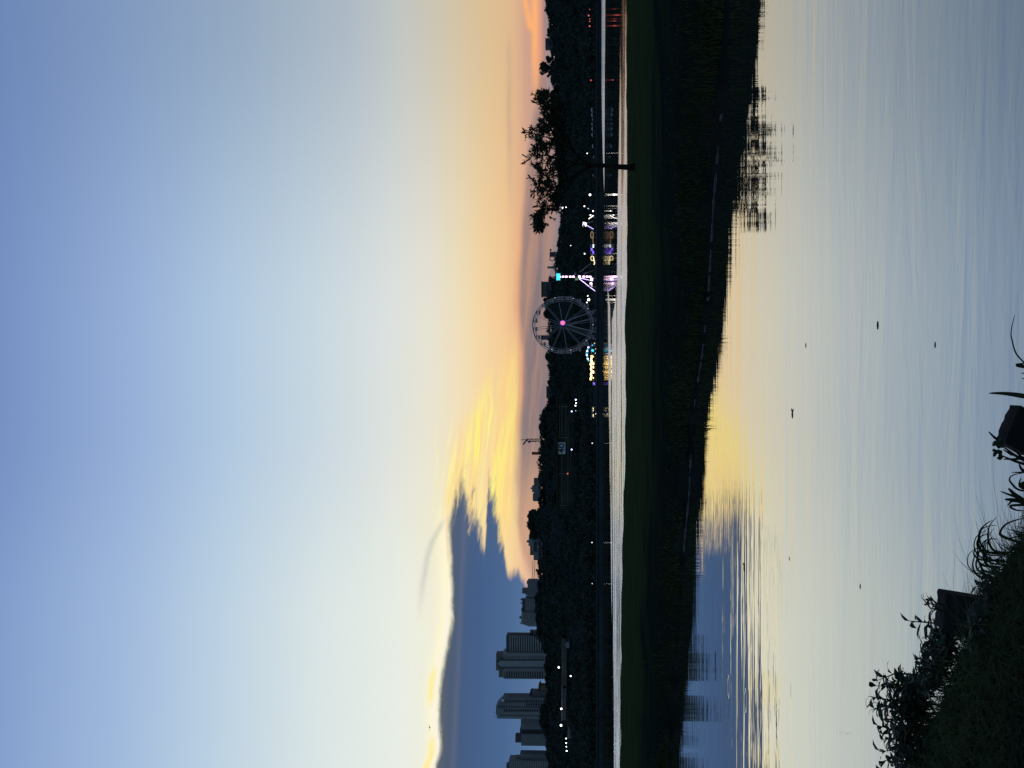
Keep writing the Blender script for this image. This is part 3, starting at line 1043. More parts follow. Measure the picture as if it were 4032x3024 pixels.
# antenna mast with slanted whip
t = building('antenna_mast', 'lattice antenna mast with a slanted dish arm on the skyline', 0, 0, D, None, 'mast')
mb = MB()
for dy in (-4.5, 4.5):
    mb.tube([P(1733 + dy, 2130, D + 6), P(1733 + dy * 0.8, 2075, D + 6)], 0.28, 5)
for i in range(7):
    v = 2124 - i * 7.5
    s = 1 if i % 2 else -1
    mb.tube([P(1733 + 4 * s, v, D + 6), P(1733 - 4 * s, v - 7, D + 6)], 0.16, 4)
mb.build('lattice', m_steel_d, t)
MB().tube([P(1728, 2079, D + 6), P(1750, 2059, D + 5)], 0.5, 6).build('slanted_arm', m_steel_d, t)
MB().tube([P(1731, 2076, D + 6), P(1732, 2051, D + 6)], 0.24, 5).build('whip', m_steel_d, t)
MB().ball(P(1741, 2083, D + 5.4), 0.75, 8, 5, (0.8, 0.5, 1.1)).build('dish', m_steel_d, t)
for v in (2088, 2098, 2108):
    MB().box(-0.3, 0.3, -0.2, 0.2, -0.5, 0.5).build('panel_antenna', m_steel_d, t).location = P(1739, v, D + 5.7)
at_base(t, P(1733, 2130, D))

# right-hand skyline
t = building('flat_roofed_house', 'flat-roofed dark house on the skyline at the right', 0, 0, D)
part('wall', m_wallD, t, [(150, 188, 2149, 2178)], D - 4, 8)
part('parapet', m_wallB, t, [(149, 189, 2147, 2149)], D - 4.2, 8.4)
part('window', m_win, t, [(160, 170, 2156, 2162)], D - 4.2, 0.18)
at_base(t, P(168, 2178, D))
t = building('flat_roofed_hall', 'wide flat-roofed hall on the skyline between light tower and Ferris wheel', 0, 0, D)
part('wall', m_wallD, t, [(1109, 1166, 2134, 2172)], D - 4, 10)
part('roof', m_wallD, t, [(1107, 1168, 2131, 2134)], D - 4.6, 11)
part('ledge', m_wallB, t, [(1112, 1164, 2146.5, 2148)], D - 4.4, 0.38)
part('window', m_win, t, [(1118, 1158, 2152, 2158)], D - 4.2, 0.18)
at_base(t, P(1138, 2172, D))
t = building('water_tank', 'water tank on stilts with a rail, skyline right of the thin chimney', 0, 0, D, None, 'tank')
mb = MB()
bpx(mb, 992, 1010, 2164, 2182, D - 4, 4)
mb.build('tank', m_wallD, t)
part('platform', m_wallD, t, [(990, 1027, 2182, 2186)], D - 5, 5)
for yy in (992, 1006, 1024):
    part('leg', m_steel_d, t, [(yy, yy + 2.2, 2186, 2205)], D - 3, 0.5)
part('rail', m_steel_d, t, [(1011, 1026, 2164, 2167)], D - 4, 0.4)
part('rail_post', m_steel_d, t, [(1024, 1026.5, 2167.2, 2181.8)], D - 4, 0.4)
part('pipe', m_steel_d, t, [(980, 989.6, 2165, 2171)], D - 3, 0.6)
at_base(t, P(1008, 2205, D))
t = building('chimney', 'thin grey chimney rising above the tree line right of the light tower', 0, 0, D)
MB().tube([P(1053, 2192, D - 4), P(1053, 2158, D - 4)], [0.85, 0.75], 10).build('shaft', m_wallB, t, True)
MB().tube([P(1053, 2158, D - 4), P(1053, 2155.5, D - 4)], [0.95, 0.95], 10).build('rim', m_wallB, t)
at_base(t, P(1053, 2192, D))
t = building('roof_block_house', 'narrow dark house seen through the top of the Ferris wheel', 0, 0, D)
part('wall', m_wallD, t, [(1320, 1337, 2131, 2172)], D - 4, 8)
part('roof', m_wallD, t, [(1319, 1338, 2129, 2131)], D - 4.3, 8.6)
at_base(t, P(1328, 2172, D))
t = building('long_low_house', 'long low dark house on the skyline left of the Ferris wheel', 0, 0, D)
part('wall', m_wallD, t, [(1522, 1566, 2154, 2176)], D - 4, 8)
part('roof', m_tile, t, [(1520, 1568, 2151, 2154)], D - 4.4, 8.8)
part('window', m_win, t, [(1530, 1556, 2160, 2164)], D - 4.2, 0.18)
at_base(t, P(1544, 2176, D))

# long grandstand below the hill with the number board
D = 868
t = building('grandstand', 'long dark grandstand of thin pale ledges below the hilltop houses', 0, 0, D)
part('wall', m_hill, t, [(1585, 2010, 2196, 2262)], D, 10)
part('roof', m_hill, t, [(1583, 2012, 2192, 2196)], D - 2.5, 13)
for v, ya, yb in ((2203, 1590, 1718), (2212, 1590, 1718), (2227, 1590, 1740), (2212, 1794, 2000), (2247, 1775, 1850), (2236, 1640, 2000)):
    part('ledge', m_wallB, t, [(ya, yb, v, v + 1.3)], D - 0.5, 0.48)
for yy in (1600, 1722, 1865, 1990):
    part('column', m_wallB, t, [(yy, yy + 1.6, 2196.5, 2235.5)], D - 0.45, 0.4)
at_base(t, P(1800, 2262, D))
t = thing('number_board', 'pale board reading 40 in dark digits, fixed on the grandstand', 'sign')
part('panel', m_signp, t, [(1742, 1788, 2197, 2226)], D - 0.9, 0.3)
fc = bpy.data.curves.new('digits', 'FONT')
fc.body = '40'
fc.size = 6.1
fc.extrude = 0.06
fc.offset = 0.11
fc.align_x = 'CENTER'
fc.align_y = 'CENTER'
dg = bpy.context.evaluated_depsgraph_get()
fo = bpy.data.objects.new('digits', fc)
COL.objects.link(fo)
bpy.context.view_layer.update()
dgo = fo.evaluated_get(bpy.context.evaluated_depsgraph_get())
me = bpy.data.meshes.new_from_object(dgo)
bpy.data.objects.remove(fo)
me.materials.clear()
me.materials.append(m_signd)
do = bpy.data.objects.new('digits', me)
COL.objects.link(do)
do.parent = t
c = P(1765, 2211.5, D - 1.0)
do.location = c
do.rotation_euler = (rad(90), 0, 0)
do.scale = (1.0, 0.86, 1.0)
at_base(t, P(1765, 2226, D - 0.9))

# retaining wall and roofs under the left towers
D = 900
t = building('retaining_wall', 'long pale retaining wall on the slope below the left towers', 0, 0, D, None, 'wall')
part('face', m_conc, t, [(2515, 2700, 2215, 2231)], D, 2)
part('face', m_conc, t, [(2712, 2836, 2214, 2230)], D, 2)
part('coping', m_slab, t, [(2700, 2838, 2211, 2213.6)], D - 0.3, 2.2)
part('coping', m_wallC, t, [(2515, 2699, 2212, 2214.8)], D - 0.3, 2.2)
at_base(t, P(2680, 2231, D))
t = building('long_shed', 'low shed with a ribbed pale roof below the left towers', 0, 0, D)
part('wall', m_wallD, t, [(2844, 2906, 2246, 2262)], D - 10, 8)
part('roof', m_wallB, t, [(2842, 2908, 2235, 2246)], D - 11, 10)
for i in range(8):
    part('rib', m_wallD, t, [(2849 + i * 7.5, 2850 + i * 7.5, 2235.5, 2245.5)], D - 11.25, 0.23)
at_base(t, P(2875, 2262, D - 10))
t = building('white_hut', 'small pale hut at the end of the retaining wall, below the slab block', 0, 0, D)
part('wall', m_wallA, t, [(2530, 2552, 2231, 2241)], D - 6, 4)
MB().prism([P(a, b, D - 6.3) for a, b in ((2528, 2231), (2541, 2225), (2554, 2231))], 4.6).build('roof', m_wallB, t)
at_base(t, P(2541, 2241, D - 6))

# embankment wall and railing at the far water's edge
D = 756
t = building('embankment_wall', 'long low stone wall along the far waterline', 0, 0, D, None, 'wall')
mb = MB()
mb.box(-260, 260, 753.2, 754.2, -0.5, 2.5)
mb.build('face', m_wallE, t)
MB().box(-260, 260, 752.9, 754.5, 2.504, 2.7).build('coping', m_conc, t)
t = building('railing', 'thin dark railing running along the far promenade', 0, 0, D, None, 'railing')
for z in (3.35, 3.9):
    MB().box(-260, 260, 758, 758.12, z, z + 0.06).build('rail', m_steel_d, t)
mb = MB()
for i in range(105):
    x = -260 + i * 5
    mb.box(x, x + 0.12, 758.02, 758.1, 2.3, 3.9)
o = mb.build('post', m_steel_d, t)
o['kind'] = 'stuff'

# ------------------------------------------------------------------ Ferris wheel
D = 800
ctr = P(1279, 2216, D)
R = 119 / F * D
t = thing('ferris_wheel', 'big Ferris wheel of dark steel with a glowing pink hub', 'ferris wheel', None, ctr, rad(24))


def ring_mb(mb, r, yoff, tr, seg=72):
    mb.tube([(math.cos(2 * math.pi * i / seg) * r, yoff, math.sin(2 * math.pi * i / seg) * r) for i in range(seg + 1)], tr, 5, False)


for yo in (-1.3, 1.3):
    mb = MB()
    ring_mb(mb, R, yo, 0.2)
    ring_mb(mb, R - 1.3, yo, 0.11)
    for i in range(36):
        a = 2 * math.pi * i / 36
        b = 2 * math.pi * (i + 0.5) / 36
        mb.tube([(math.cos(a) * R, yo, math.sin(a) * R), (math.cos(b) * (R - 1.3), yo, math.sin(b) * (R - 1.3))], 0.08, 4)
    mb.build('rim', m_rim, t)
NSP = 12
for i in range(NSP):
    a = 2 * math.pi * (i + 0.3) / NSP
    mb = MB()
    for yo in (-1.3, 1.3):
        mb.tube([(math.cos(a) * 1.0, yo * 0.9, math.sin(a) * 1.0), (math.cos(a) * (R - 1.3), yo, math.sin(a) * (R - 1.3))], 0.11, 5)
    mb.build('spoke', m_steel, t)
hb = MB().tube([(0, -2.3, 0), (0, 2.3, 0)], 1.35, 16).build('hub', m_steel_d, t)
MB().tube([(0, -2.62, 0), (0, -2.32, 0)], 1.15, 16).build('hub_light', L_hub, hb)
mb = MB()
mb.tube([(math.cos(2 * math.pi * i / 20) * 1.38, -2.45, math.sin(2 * math.pi * i / 20) * 1.38) for i in range(21)], 0.14, 5, False)
mb.build('hub_ring_light', L_hubr, hb)
NG = 20
g_me = MB()
g_me.prism([(-0.85, -0.8, -2.5), (0.85, -0.8, -2.5), (1.0, -0.8, -1.5), (-1.0, -0.8, -1.5)], 1.6)
g_me.box(-0.06, 0.06, -0.75, -0.6, -1.5, -0.55)
g_me.box(-0.06, 0.06, 0.6, 0.75, -1.5, -0.55)
g_me.prism([(-1.15, -0.95, -0.6), (1.15, -0.95, -0.6), (0.5, -0.95, -0.2), (-0.5, -0.95, -0.2)], 1.9)
g_me.box(-0.05, 0.05, -1.25, 1.25, -0.2, 0.1)
gme = g_me.mesh('gondola')
gme.materials.append(m_steel)
for i in range(NG):
    a = 2 * math.pi * (i + 0.5) / NG
    o = bpy.data.objects.new('gondola', gme)
    COL.objects.link(o)
    o.parent = t
    o.location = (math.cos(a) * R, 0, math.sin(a) * R)
for i in range(0, NG, 2):
    a = 2 * math.pi * (i + 0.5) / NG + 0.12
    if math.sin(a) < 0.6: MB().ball((math.cos(a) * R, -1.45, math.sin(a) * R), 0.17, 6, 4).build('rim_lamp', L_dimw, t)
for sx in (-1, 1):
    for yo in (-3.0, 3.0):
        MB().tube([(0.3 * sx, yo * 0.75, 0), (sx * 7.0, yo * 1.5, -R - 1.9)], [0.22, 0.3], 6).build('support_leg', m_steel, t)
MB().box(-9, 9, -5, 5, -R - 2.6, -R - 1.9).build('platform', m_steel_d, t)

# ------------------------------------------------------------------ lit drop tower
D = 792
t = thing('light_tower', 'tall thin ride tower strung with pink lights, cyan ring on top', 'ride')
Y0 = 1090
MB().tube([P(Y0, 2345, D), P(Y0, 2200, D)], [0.42, 0.3], 8).build('mast', m_steel_d, t)
ct = P(Y0, 2199, D)
crn = MB()
crn.tube([(ct.x, D, P(Y0, 2204, D).z), (ct.x, D, P(Y0, 2192.5, D).z)], [1.75, 1.95], 16)
crn.build('crown_ring', L_cyan, t)
mb = MB()
for vz in (2204.5, 2192):
    mb.tube([(ct.x + math.cos(k * math.pi / 8) * 1.95, D + math.sin(k * math.pi / 8) * 1.95, P(Y0, vz, D).z) for k in range(17)], 0.16, 5, False)
mb.build('crown_rim', L_teal, t)
for (va, vb, w) in ((2205, 2209, 0.35), (2213, 2221, 0.42), (2225, 2234, 0.45), (2241, 2250, 0.45), (2254, 2262, 0.5), (2277, 2286, 0.6), (2294, 2303, 0.5), (2307, 2315, 0.5), (2317, 2328, 0.4)):
    a, b = P(Y0 - 0.5, vb, D - 0.5), P(Y0 - 0.5, va, D - 0.5)
    MB().box(a.x - w, a.x + w, a.y - 0.25, a.y - 0.02, a.z, b.z).build('light_panel', L_pink, t)
cg = P(1099, 2270, D - 1)
MB().box(cg.x - 0.6, cg.x + 0.6, cg.y - 0.4, cg.y + 0.4, cg.z - 0.8, cg.z + 0.8).build('car', L_green, t)
cg = P(1078, 2265, D - 1)
MB().box(cg.x - 0.5, cg.x + 0.5, cg.y - 0.4, cg.y + 0.4, cg.z - 0.6, cg.z + 0.6).build('car', m_steel, t)
for (ya, yb, va, vb, m) in ((1097, 1146, 2280, 2343, L_violet), (1094, 1106, 2281, 2334, L_violet), (1071, 1037, 2284, 2326, m_steel), (1077, 1066, 2298, 2334, m_steel)):
    MB().tube([P(ya, va, D), P(yb, vb, D + (3 if yb < 1090 else -3))], 0.2, 6).build('leg', m, t)
at_base(t, P(Y0, 2345, D))

# smaller lit rides and stalls along the promenade
D = 785


def lit_bits(name, label, cat, bits, frame=None, Y=None):
    """a ride: dark frame plus lit parts given in photo pixels"""
    Y = Y or D
    t = thing(name, label, cat)
    ys = [b[1][0] for b in bits] if bits else [0]
    if frame:
        for pts, r in frame:
            MB().tube([P(a, b, Y + 0.4) for a, b in pts], r, 5).build('frame', m_steel, t)
    for (nm, pts, r, m) in [(b[0], b[1], b[2], b[3]) for b in bits]:
        if len(pts) == 1:
            MB().ball(P(pts[0][0], pts[0][1], Y), r, 8, 6).build(nm, m, t)
        else:
            MB().tube([P(a, b, Y) for a, b in pts], r, 6).build(nm, m, t)
    at_base(t, P(bits[0][1][0][0], 2347, Y))
    return t


lit_bits('swing_ride', 'small ride with a white star of light on spread legs', 'ride',
         [('star_lamp', [(881, 2304)], 0.75, L_white), ('star_lamp', [(876, 2299)], 0.3, L_violet), ('star_lamp', [(890, 2307)], 0.35, L_dimw),
          ('lit_leg', [(886, 2309), (902, 2337)], 0.13, L_violet), ('lit_arm', [(874, 2296), (890, 2294)], 0.14, L_dimw)],
         [(((888, 2309), (910, 2337)), 0.15), (((880, 2309), (872, 2337)), 0.15), (((895, 2296), (884, 2306)), 0.15)])
lit_bits('slide_ride', 'short slanting line of white lights right of the star ride', 'ride',
         [('light_line', [(862, 2318), (848, 2336)], 0.16, L_white), ('lamp', [(847, 2325)], 0.36, L_white), ('lamp', [(849, 2336)], 0.3, L_dimw)],
         [(((855, 2326), (855, 2347)), 0.12)])


def loop(cy, cv, ry, rv, n=16, a0=0, a1=2 * math.pi):
    return [(cy + math.cos(a0 + (a1 - a0) * i / n) * ry, cv + math.sin(a0 + (a1 - a0) * i / n) * rv) for i in range(n + 1)]


lit_bits('carousel', 'dim orange oval ring of light, leftmost but right of the blue cluster', 'ride',
         [('light_ring', loop(925, 2331, 13, 5), 0.16, L_orange), ('light_line', [(937, 2335), (950, 2335), (966, 2336)], 0.12, L_orange)],
         [(((916, 2336), (916, 2347)), 0.12), (((934, 2336), (934, 2347)), 0.12)])
lit_bits('bumper_stall', 'stall lit blue and purple right of the golden loop', 'stall',
         [('purple_lamp', [(977, 2329), (987, 2331)], 0.5, L_violetd), ('blue_light', [(963, 2337), (975, 2336)], 0.45, L_dimw), ('blue_light', [(988, 2335), (1000, 2337)], 0.45, L_violetd)],
         [(((962, 2326), (1004, 2326)), 0.25), (((964, 2326), (964, 2347)), 0.14), (((1002, 2326), (1002, 2347)), 0.14)])
lit_bits('dragon_ride', 'small golden loop of light with a bright curved tail', 'ride',
         [('light_loop', loop(1017, 2332, 9, 6), 0.17, L_gold), ('light_tail', [(1012, 2337), (1026, 2339), (1036, 2341), (1042, 2339)], 0.34, L_gold)],
         [(((1010, 2338), (1010, 2347)), 0.12), (((1026, 2340), (1026, 2347)), 0.12)])
lit_bits('pink_kiosk', 'kiosk lit pink at the foot of the ride tower', 'stall',
         [('pink_light', [(1099, 2330)], 0.75, L_pink), ('pink_light', [(1113, 2325), (1120, 2330)], 0.65, L_pink), ('orange_light', [(1124, 2331), (1127, 2330)], 0.4, L_gold)],
         [(((1096, 2322), (1130, 2322)), 0.2), (((1096, 2322), (1096, 2347)), 0.14), (((1130, 2322), (1130, 2347)), 0.14)])
t = lit_bits('arched_sign', 'arched sign lit cyan and blue beside the Ferris wheel', 'sign',
             [('lit_letter', [(1366 + i * 7.5, 2317 - math.sin(math.pi * i / 7) * 6), (1369.5 + i * 7.5, 2316.5 - math.sin(math.pi * i / 7) * 6)], 0.5, L_teal if i % 2 else L_blue) for i in range(8)],
             [(((1362, 2320), (1390, 2306), (1422, 2320)), 0.2), (((1362, 2320), (1362, 2347)), 0.2), (((1422, 2320), (1422, 2347)), 0.2)])
lit_bits('round_lamp_stall', 'stall with a round cyan lamp under the arched sign', 'stall',
         [('cyan_lamp', [(1380, 2334)], 0.75, L_teal), ('green_lamp', [(1359, 2333)], 0.35, L_teal), ('green_lamp', [(1352, 2341)], 0.25, L_gold),
          ('small_lamp', [(1391, 2344)], 0.25, L_dimw), ('small_lamp', [(1374, 2345)], 0.22, L_gold)],
         [(((1348, 2328), (1398, 2328)), 0.2), (((1350, 2328), (1350, 2347)), 0.14), (((1396, 2328), (1396, 2347)), 0.14)])
# the amber garland and the counters under it
wav = [(1400 + i * 4.0, 2328 + 2.0 * math.sin(i * 1.3) + 1.2 * math.sin(i * 0.5)) for i in range(25)]
t = lit_bits('light_garland', 'long wavy garland of amber light along the shore stalls', 'garland', [('light_string', wav, 0.5, L_amber)],
             [(((1400, 2322), (1400, 2347)), 0.15), (((1498, 2322), (1498, 2347)), 0.15), (((1450, 2324), (1450, 2347)), 0.15)])
for k, (yy, rr, lb) in enumerate(((1404, 0.3, 'rightmost and smallest'), (1432, 0.7, 'second from the right and largest'), (1446, 0.5, 'middle'), (1465, 0.65, 'second from the left'), (1488, 0.35, 'leftmost'))):
    t = thing('food_stall', lb + ' of the five amber-lit food stalls under the garland', 'stall', 'amber stalls under the garland')
    c = P(yy, 2336, D - 1.5)
    MB().box(c.x - 1.2, c.x + 1.2, c.y, c.y + 1.6, c.z - 1.6, c.z - 0.7).build('counter', m_wallD, t)
    MB().prism([(c.x - 1.4, c.y - 0.4, c.z + 0.75), (c.x + 1.4, c.y - 0.4, c.z + 0.75), (c.x, c.y - 0.4, c.z + 1.1)], 2.2).build('awning', m_canvas, t)
    MB().ball((c.x, c.y, c.z), rr, 8, 6, (1.2, 0.6, 0.8)).build('lamp', L_amber, t)
    at_base(t, (c.x, c.y, c.z - 1.6))
lit_bits('purple_kiosk', 'tiny kiosk with two deep purple lamps left of the garland', 'stall',
         [('purple_lamp', [(1509, 2339)], 0.45, L_violetd), ('purple_lamp', [(1513, 2340)], 0.45, L_violetd)],
         [(((1505, 2334), (1517, 2334)), 0.2), (((1506, 2334), (1506, 2348)), 0.14), (((1516, 2334), (1516, 2348)), 0.14)])
lit_bits('snack_bar', 'snack bar with yellow fascia lights and a white lit frame', 'stall',
         [('fascia_light', [(1605, 2336), (1612, 2336)], 0.22, L_gold), ('fascia_light', [(1615, 2336), (1619, 2336)], 0.22, L_gold), ('fascia_light', [(1631, 2336), (1641, 2336)], 0.22, L_gold),
          ('lit_frame', [(1608, 2351), (1608, 2349), (1624, 2351), (1624, 2354), (1608, 2354)], 0.16, L_white), ('lit_step', [(1625, 2349), (1631, 2345)], 0.2, L_dimw)],
         [(((1602, 2332), (1644, 2332)), 0.3), (((1603, 2332), (1603, 2350)), 0.16), (((1643, 2332), (1643, 2350)), 0.16)], 770)

# ------------------------------------------------------------------ lamps
LAMPS = [
    # y, v, Y, radius, material, label
    (1180, 2318, 780, 0.85, L_white, 'brightest white street lamp, right of the Ferris wheel'),
    (1165, 2314, 782, 0.40, L_white, 'small white lamp just right of the brightest street lamp'),
    (1191, 2311, 782, 0.38, L_white, 'small white lamp just left of the brightest street lamp'),
    (767, 2323, 780, 0.75, L_white, 'large white street lamp left of the spit tree trunk'),
    (812, 2301, 810, 0.45, L_white, 'white lamp high among the trees left of the spit tree'),
    (821, 2316, 790, 0.30, L_dimw, 'faint lamp under the high white lamp left of the spit tree'),
    (831, 2335, 780, 0.45, L_white, 'white lamp near the water, right of the slanting line of lights'),
    (818, 2215, 930, 0.55, L_white, 'upper lamp of three lit spots on the hillside by the spit tree crown'),
    (816, 2229, 915, 0.40, L_white, 'lower lamp of three lit spots on the hillside by the spit tree crown'),
    (837, 2215, 930, 0.45, L_white, 'left lamp of three lit spots on the hillside by the spit tree crown'),
    (604, 2312, 800, 0.35, L_white, 'small white lamp seen right of the spit tree trunk, lower'),
    (650, 2299, 810, 0.40, L_white, 'small white lamp seen through the fork of the spit tree'),
    (967, 2247, 880, 0.42, L_dimw, 'lone faint lamp high on the slope right of the ride tower'),
    (999, 2302, 810, 0.42, L_white, 'white lamp above the golden loop of light'),
    (1574, 2267, 850, 0.55, L_blue, 'bluish lamp, rightmost of the row below the grandstand end'),
    (1587, 2268, 850, 0.42, L_white, 'small white lamp in the middle of the row beside the bluish lamp'),
    (1597, 2266, 850, 0.52, L_white, 'white lamp, leftmost of the row beside the bluish lamp'),
    (1617, 2267, 850, 0.25, L_dimw, 'tiny dim lamp apart to the left of the bluish lamp row'),
    (1620, 2251, 860, 0.50, L_blue, 'cold lamp above the bluish lamp row, nearer the grandstand'),
    (1770, 2251, 855, 0.48, L_blue, 'cold white lamp under the 40 board'),
    (1865, 2235, 855, 0.60, L_red, 'pink-red lamp on the grandstand left of the 40 board'),
    (1745, 2332, 775, 0.38, L_dimw, 'faint lamp low by the water below the 40 board'),
    (2136, 2331, 780, 0.40, L_dimw, 'single faint lamp low on the dark shore below the villas'),
    (2298, 2332, 780, 0.28, L_dimw, 'faintest lamp low on the shore below the lone grey block'),
    (2628, 2200, 895, 0.62, L_cool, 'greenish white lamp above the retaining wall, under the arch tower'),
    (2662, 2247, 880, 0.60, L_white, 'white lamp below the retaining wall'),
    (2791, 2210, 895, 0.75, L_white, 'white lamp at the coping of the retaining wall'),
    (2856, 2209, 895, 0.85, L_white, 'brightest lamp below the twin block, at the left end of the retaining wall'),
    (2908, 2229, 885, 0.48, L_white, 'rightmost of the four lamps in a row near the left edge'),
    (2926, 2229, 885, 0.36, L_cool, 'second from the right of the four lamps in a row near the left edge'),
    (2940, 2230, 885, 0.32, L_cool, 'second from the left of the four lamps in a row near the left edge'),
    (2957, 2231, 885, 0.48, L_cool, 'leftmost of the four lamps in a row near the left edge'),
    (37, 2322, 785, 0.30, L_red, 'smallest red lamp, nearest the right edge'),
    (61, 2318, 785, 0.60, L_red, 'largest red lamp, second of the row from the right edge'),
    (75, 2322, 785, 0.36, L_red, 'middle red lamp of the row near the right edge'),
    (84, 2322, 785, 0.42, L_red, 'red lamp second from the left in the row near the right edge'),
    (103, 2322, 785, 0.60, L_red, 'red lamp at the left end of the row near the right edge'),
    (316, 2327, 782, 0.50, L_red, 'lone red lamp on the shore right of the spit tree'),
]
for (y, v, Y, r, m, lb) in LAMPS:
    p = P(y, v, Y)
    gz = min(hill_z(p.x, Y + 2), p.z - 2.0)
    t = thing('street_lamp', lb, 'lamp', 'lamps on the far shore', (p.x, Y, gz))
    H = p.z - gz
    MB().tube([(0, 0.5, -0.3), (0, 0.5, H + r + 0.1)], [0.10, 0.06], 6).build('pole', m_steel_d, t)
    MB().box(-0.08, 0.08, -0.1, 0.55, H + r + 0.02, H + r + 0.14).build('arm', m_steel_d, t)
    MB().ball((0, 0, H), r * 0.8, 10, 7).build('lamp_head', m, t)

# pale tents on the shore, right of the spit tree
tent = MB()
tent.prism([(-1.3, -1, 0.9), (1.3, -1, 0.9), (0.0, -1, 1.7)], 2.2)
tme = tent.mesh('canopy')
tme.materials.append(m_canvas)
lm = MB().box(-0.04, 0.04, -0.04, 0.04, -1.2, 0.9).mesh('pole')
lm.materials.append(m_steel)
tl = ['pale tent nearest the lone red lamp, first of the row', 'pale tent second of the row from the lone red lamp', 'pale tent third of the row from the lone red lamp',
      'pale tent fourth of the row, set a little higher', 'pale tent fifth of the row, in its middle', 'pale tent sixth of the row towards the spit tree',
      'pale tent seventh of the row towards the spit tree', 'pale tent last of the row right of the spit tree trunk', 'pale tent alone just left of the spit tree trunk',
      'pale tent farthest right, below the flat-roofed house', 'pale tent left of the farthest right one, below the flat-roofed house']
for (y, v, lb) in zip((432, 452, 470, 488, 507, 530, 575, 618, 690, 158, 178), (2331, 2332, 2332, 2330, 2333, 2332, 2334, 2336, 2333, 2322, 2323), tl):
    p = P(y, v, 775)
    t = thing('market_tent', lb, 'tent', 'tents on the far shore', (p.x, 775, p.z - 1.0))
    t.scale = (rng.uniform(0.6, 1.0),) * 3
    o = bpy.data.objects.new('canopy', tme); COL.objects.link(o); o.parent = t
    for sx in (-1.2, 1.2):
        o = bpy.data.objects.new('pole', lm); COL.objects.link(o); o.parent = t; o.location = (sx, 0, 0)


# ------------------------------------------------------------------ the grass spit in mid-water
NS = [(-1500, 2950), (0, 2868), (300, 2850), (430, 2842), (640, 2822), (800, 2808), (1000, 2798), (1200, 2786), (1400, 2764), (1560, 2738), (1680, 2724), (1800, 2719), (1950, 2712), (2050, 2703),
      (2130, 2695), (2400, 2676), (2700, 2658), (3024, 2640), (4500, 2580)]
FE = [(-1500, 2466), (0, 2467), (500, 2468), (1000, 2471), (1250, 2461), (1600, 2463), (1800, 2462), (2100, 2452), (2400, 2446), (3024, 2442), (4500, 2438)]


def cv(pts, q):
    return float(np.interp(q, [p[0] for p in pts], [p[1] for p in pts]))


def spit_profile(y):
    n = G(y, cv(NS, y), 0.0)
    far = G(y, cv(FE, y), 0.42)
    hn = cv([(-1500, 0.46), (0, 0.56), (600, 0.50), (1200, 0.36), (1500, 0.40), (1800, 0.36), (2050, 0.33), (2400, 0.39), (3024, 0.27), (4500, 0.27)], y)
    d = (far - n)
    L = math.hypot(d.x, d.y)
    dr = Vector((d.x / L, d.y / L, 0))
    w1 = 0.6 * math.sin(y * 0.021) + 0.4 * math.sin(y * 0.053 + 1)
    prof = [(-0.5, -0.25), (0.0, 0.0), (0.15, 0.05 + 0.01 * w1), (0.4, hn * 0.45), (0.75, hn * 0.8), (1.25, hn), (2.6, hn + 0.04), (L * 0.3, max(hn + 0.05, 0.39)), (L * 0.55, 0.42), (L * 0.8, 0.43), (L, 0.42),
            (L + 0.5, 0.32), (L + 1.1, 0.04), (L + 2.0, -0.3)]
    return [Vector((n.x + dr.x * a, n.y + dr.y * a, b)) for a, b in prof]


def spit_at(y, k):
    """point on the spit: k in 0..1 from near rim to far edge"""
    pr = spit_profile(y)
    i = 2 + k * 8.0
    j = int(min(i, 9.999))
    return pr[j].lerp(pr[j + 1], i - j)


def build_spit():
    ys = list(np.arange(-1500, 4501, 15))
    v, f = [], []
    for y in ys:
        for p in spit_profile(float(y)):
            hh = 0.015 * math.sin(p.x * 2.7 + p.y * 0.5) + 0.015 * math.sin(p.x * 1.0 - p.y * 0.8) + rng.uniform(-0.006, 0.006)
            w = 0.03 * math.sin(p.x * 4.3) + 0.06 * math.sin(p.x * 1.3 + 1.0)
            v.append((p.x, p.y + (w if p.z < hh + 0.27 else 0), p.z + (hh if p.z > 0.06 else 0)))
    n = 14
    for i in range(len(ys) - 1):
        for j in range(n - 1):
            a = i * n + j
            f.append((a + n, a, a + 1, a + n + 1))
    me = bpy.data.meshes.new('grass_spit')
    me.from_pydata(v, [], f)
    me.materials.append(m_turf)
    me.materials.append(m_mud)
    at = me.attributes.new('sedge', 'FLOAT', 'POINT')
    at.data.foreach_set('value', np.tile(np.array([1, 1, 1, 1, 1, 0.95, 0.75, 0.38, 0.1, 0, 0, 0, 0, 0], dtype=np.float32), len(ys)))
    for k, p in enumerate(me.polygons):
        p.use_smooth = True
        p.material_index = 1 if (k % (n - 1)) < 3 else 0
    o = bpy.data.objects.new('ground', me)
    COL.objects.link(o)
    tag(o, kind='structure')


build_spit()


def blade(out, base, hgt, wid, lean, az, droop=0.0, seg=4):
    """one curved blade as quads appended to out (list of 4-vertex rows)"""
    b = np.array(base)
    dirv = np.array((math.cos(az), math.sin(az), 0.0))
    side = np.array((-math.sin(az), math.cos(az), 0.0))
    prev = None
    for i in range(seg + 1):
        s = i / seg
        px = lean * s * s * hgt
        pz = hgt * (s - droop * s * s * s)
        w = wid * (1 - s) ** 0.7 * 0.5 + 0.0004
        c = b + dirv * px + np.array((0, 0, pz))
        l, r_ = c - side * w, c + side * w
        if prev is not None:
            out.append((prev[0], prev[1], r_, l))
        prev = (l, r_)


def blades_obj(name, rows, m):
    V = np.array(rows).reshape(-1, 3)
    o = bpy.data.objects.new(name, quad_mesh(name, [V], m))
    COL.objects.link(o)
    return o


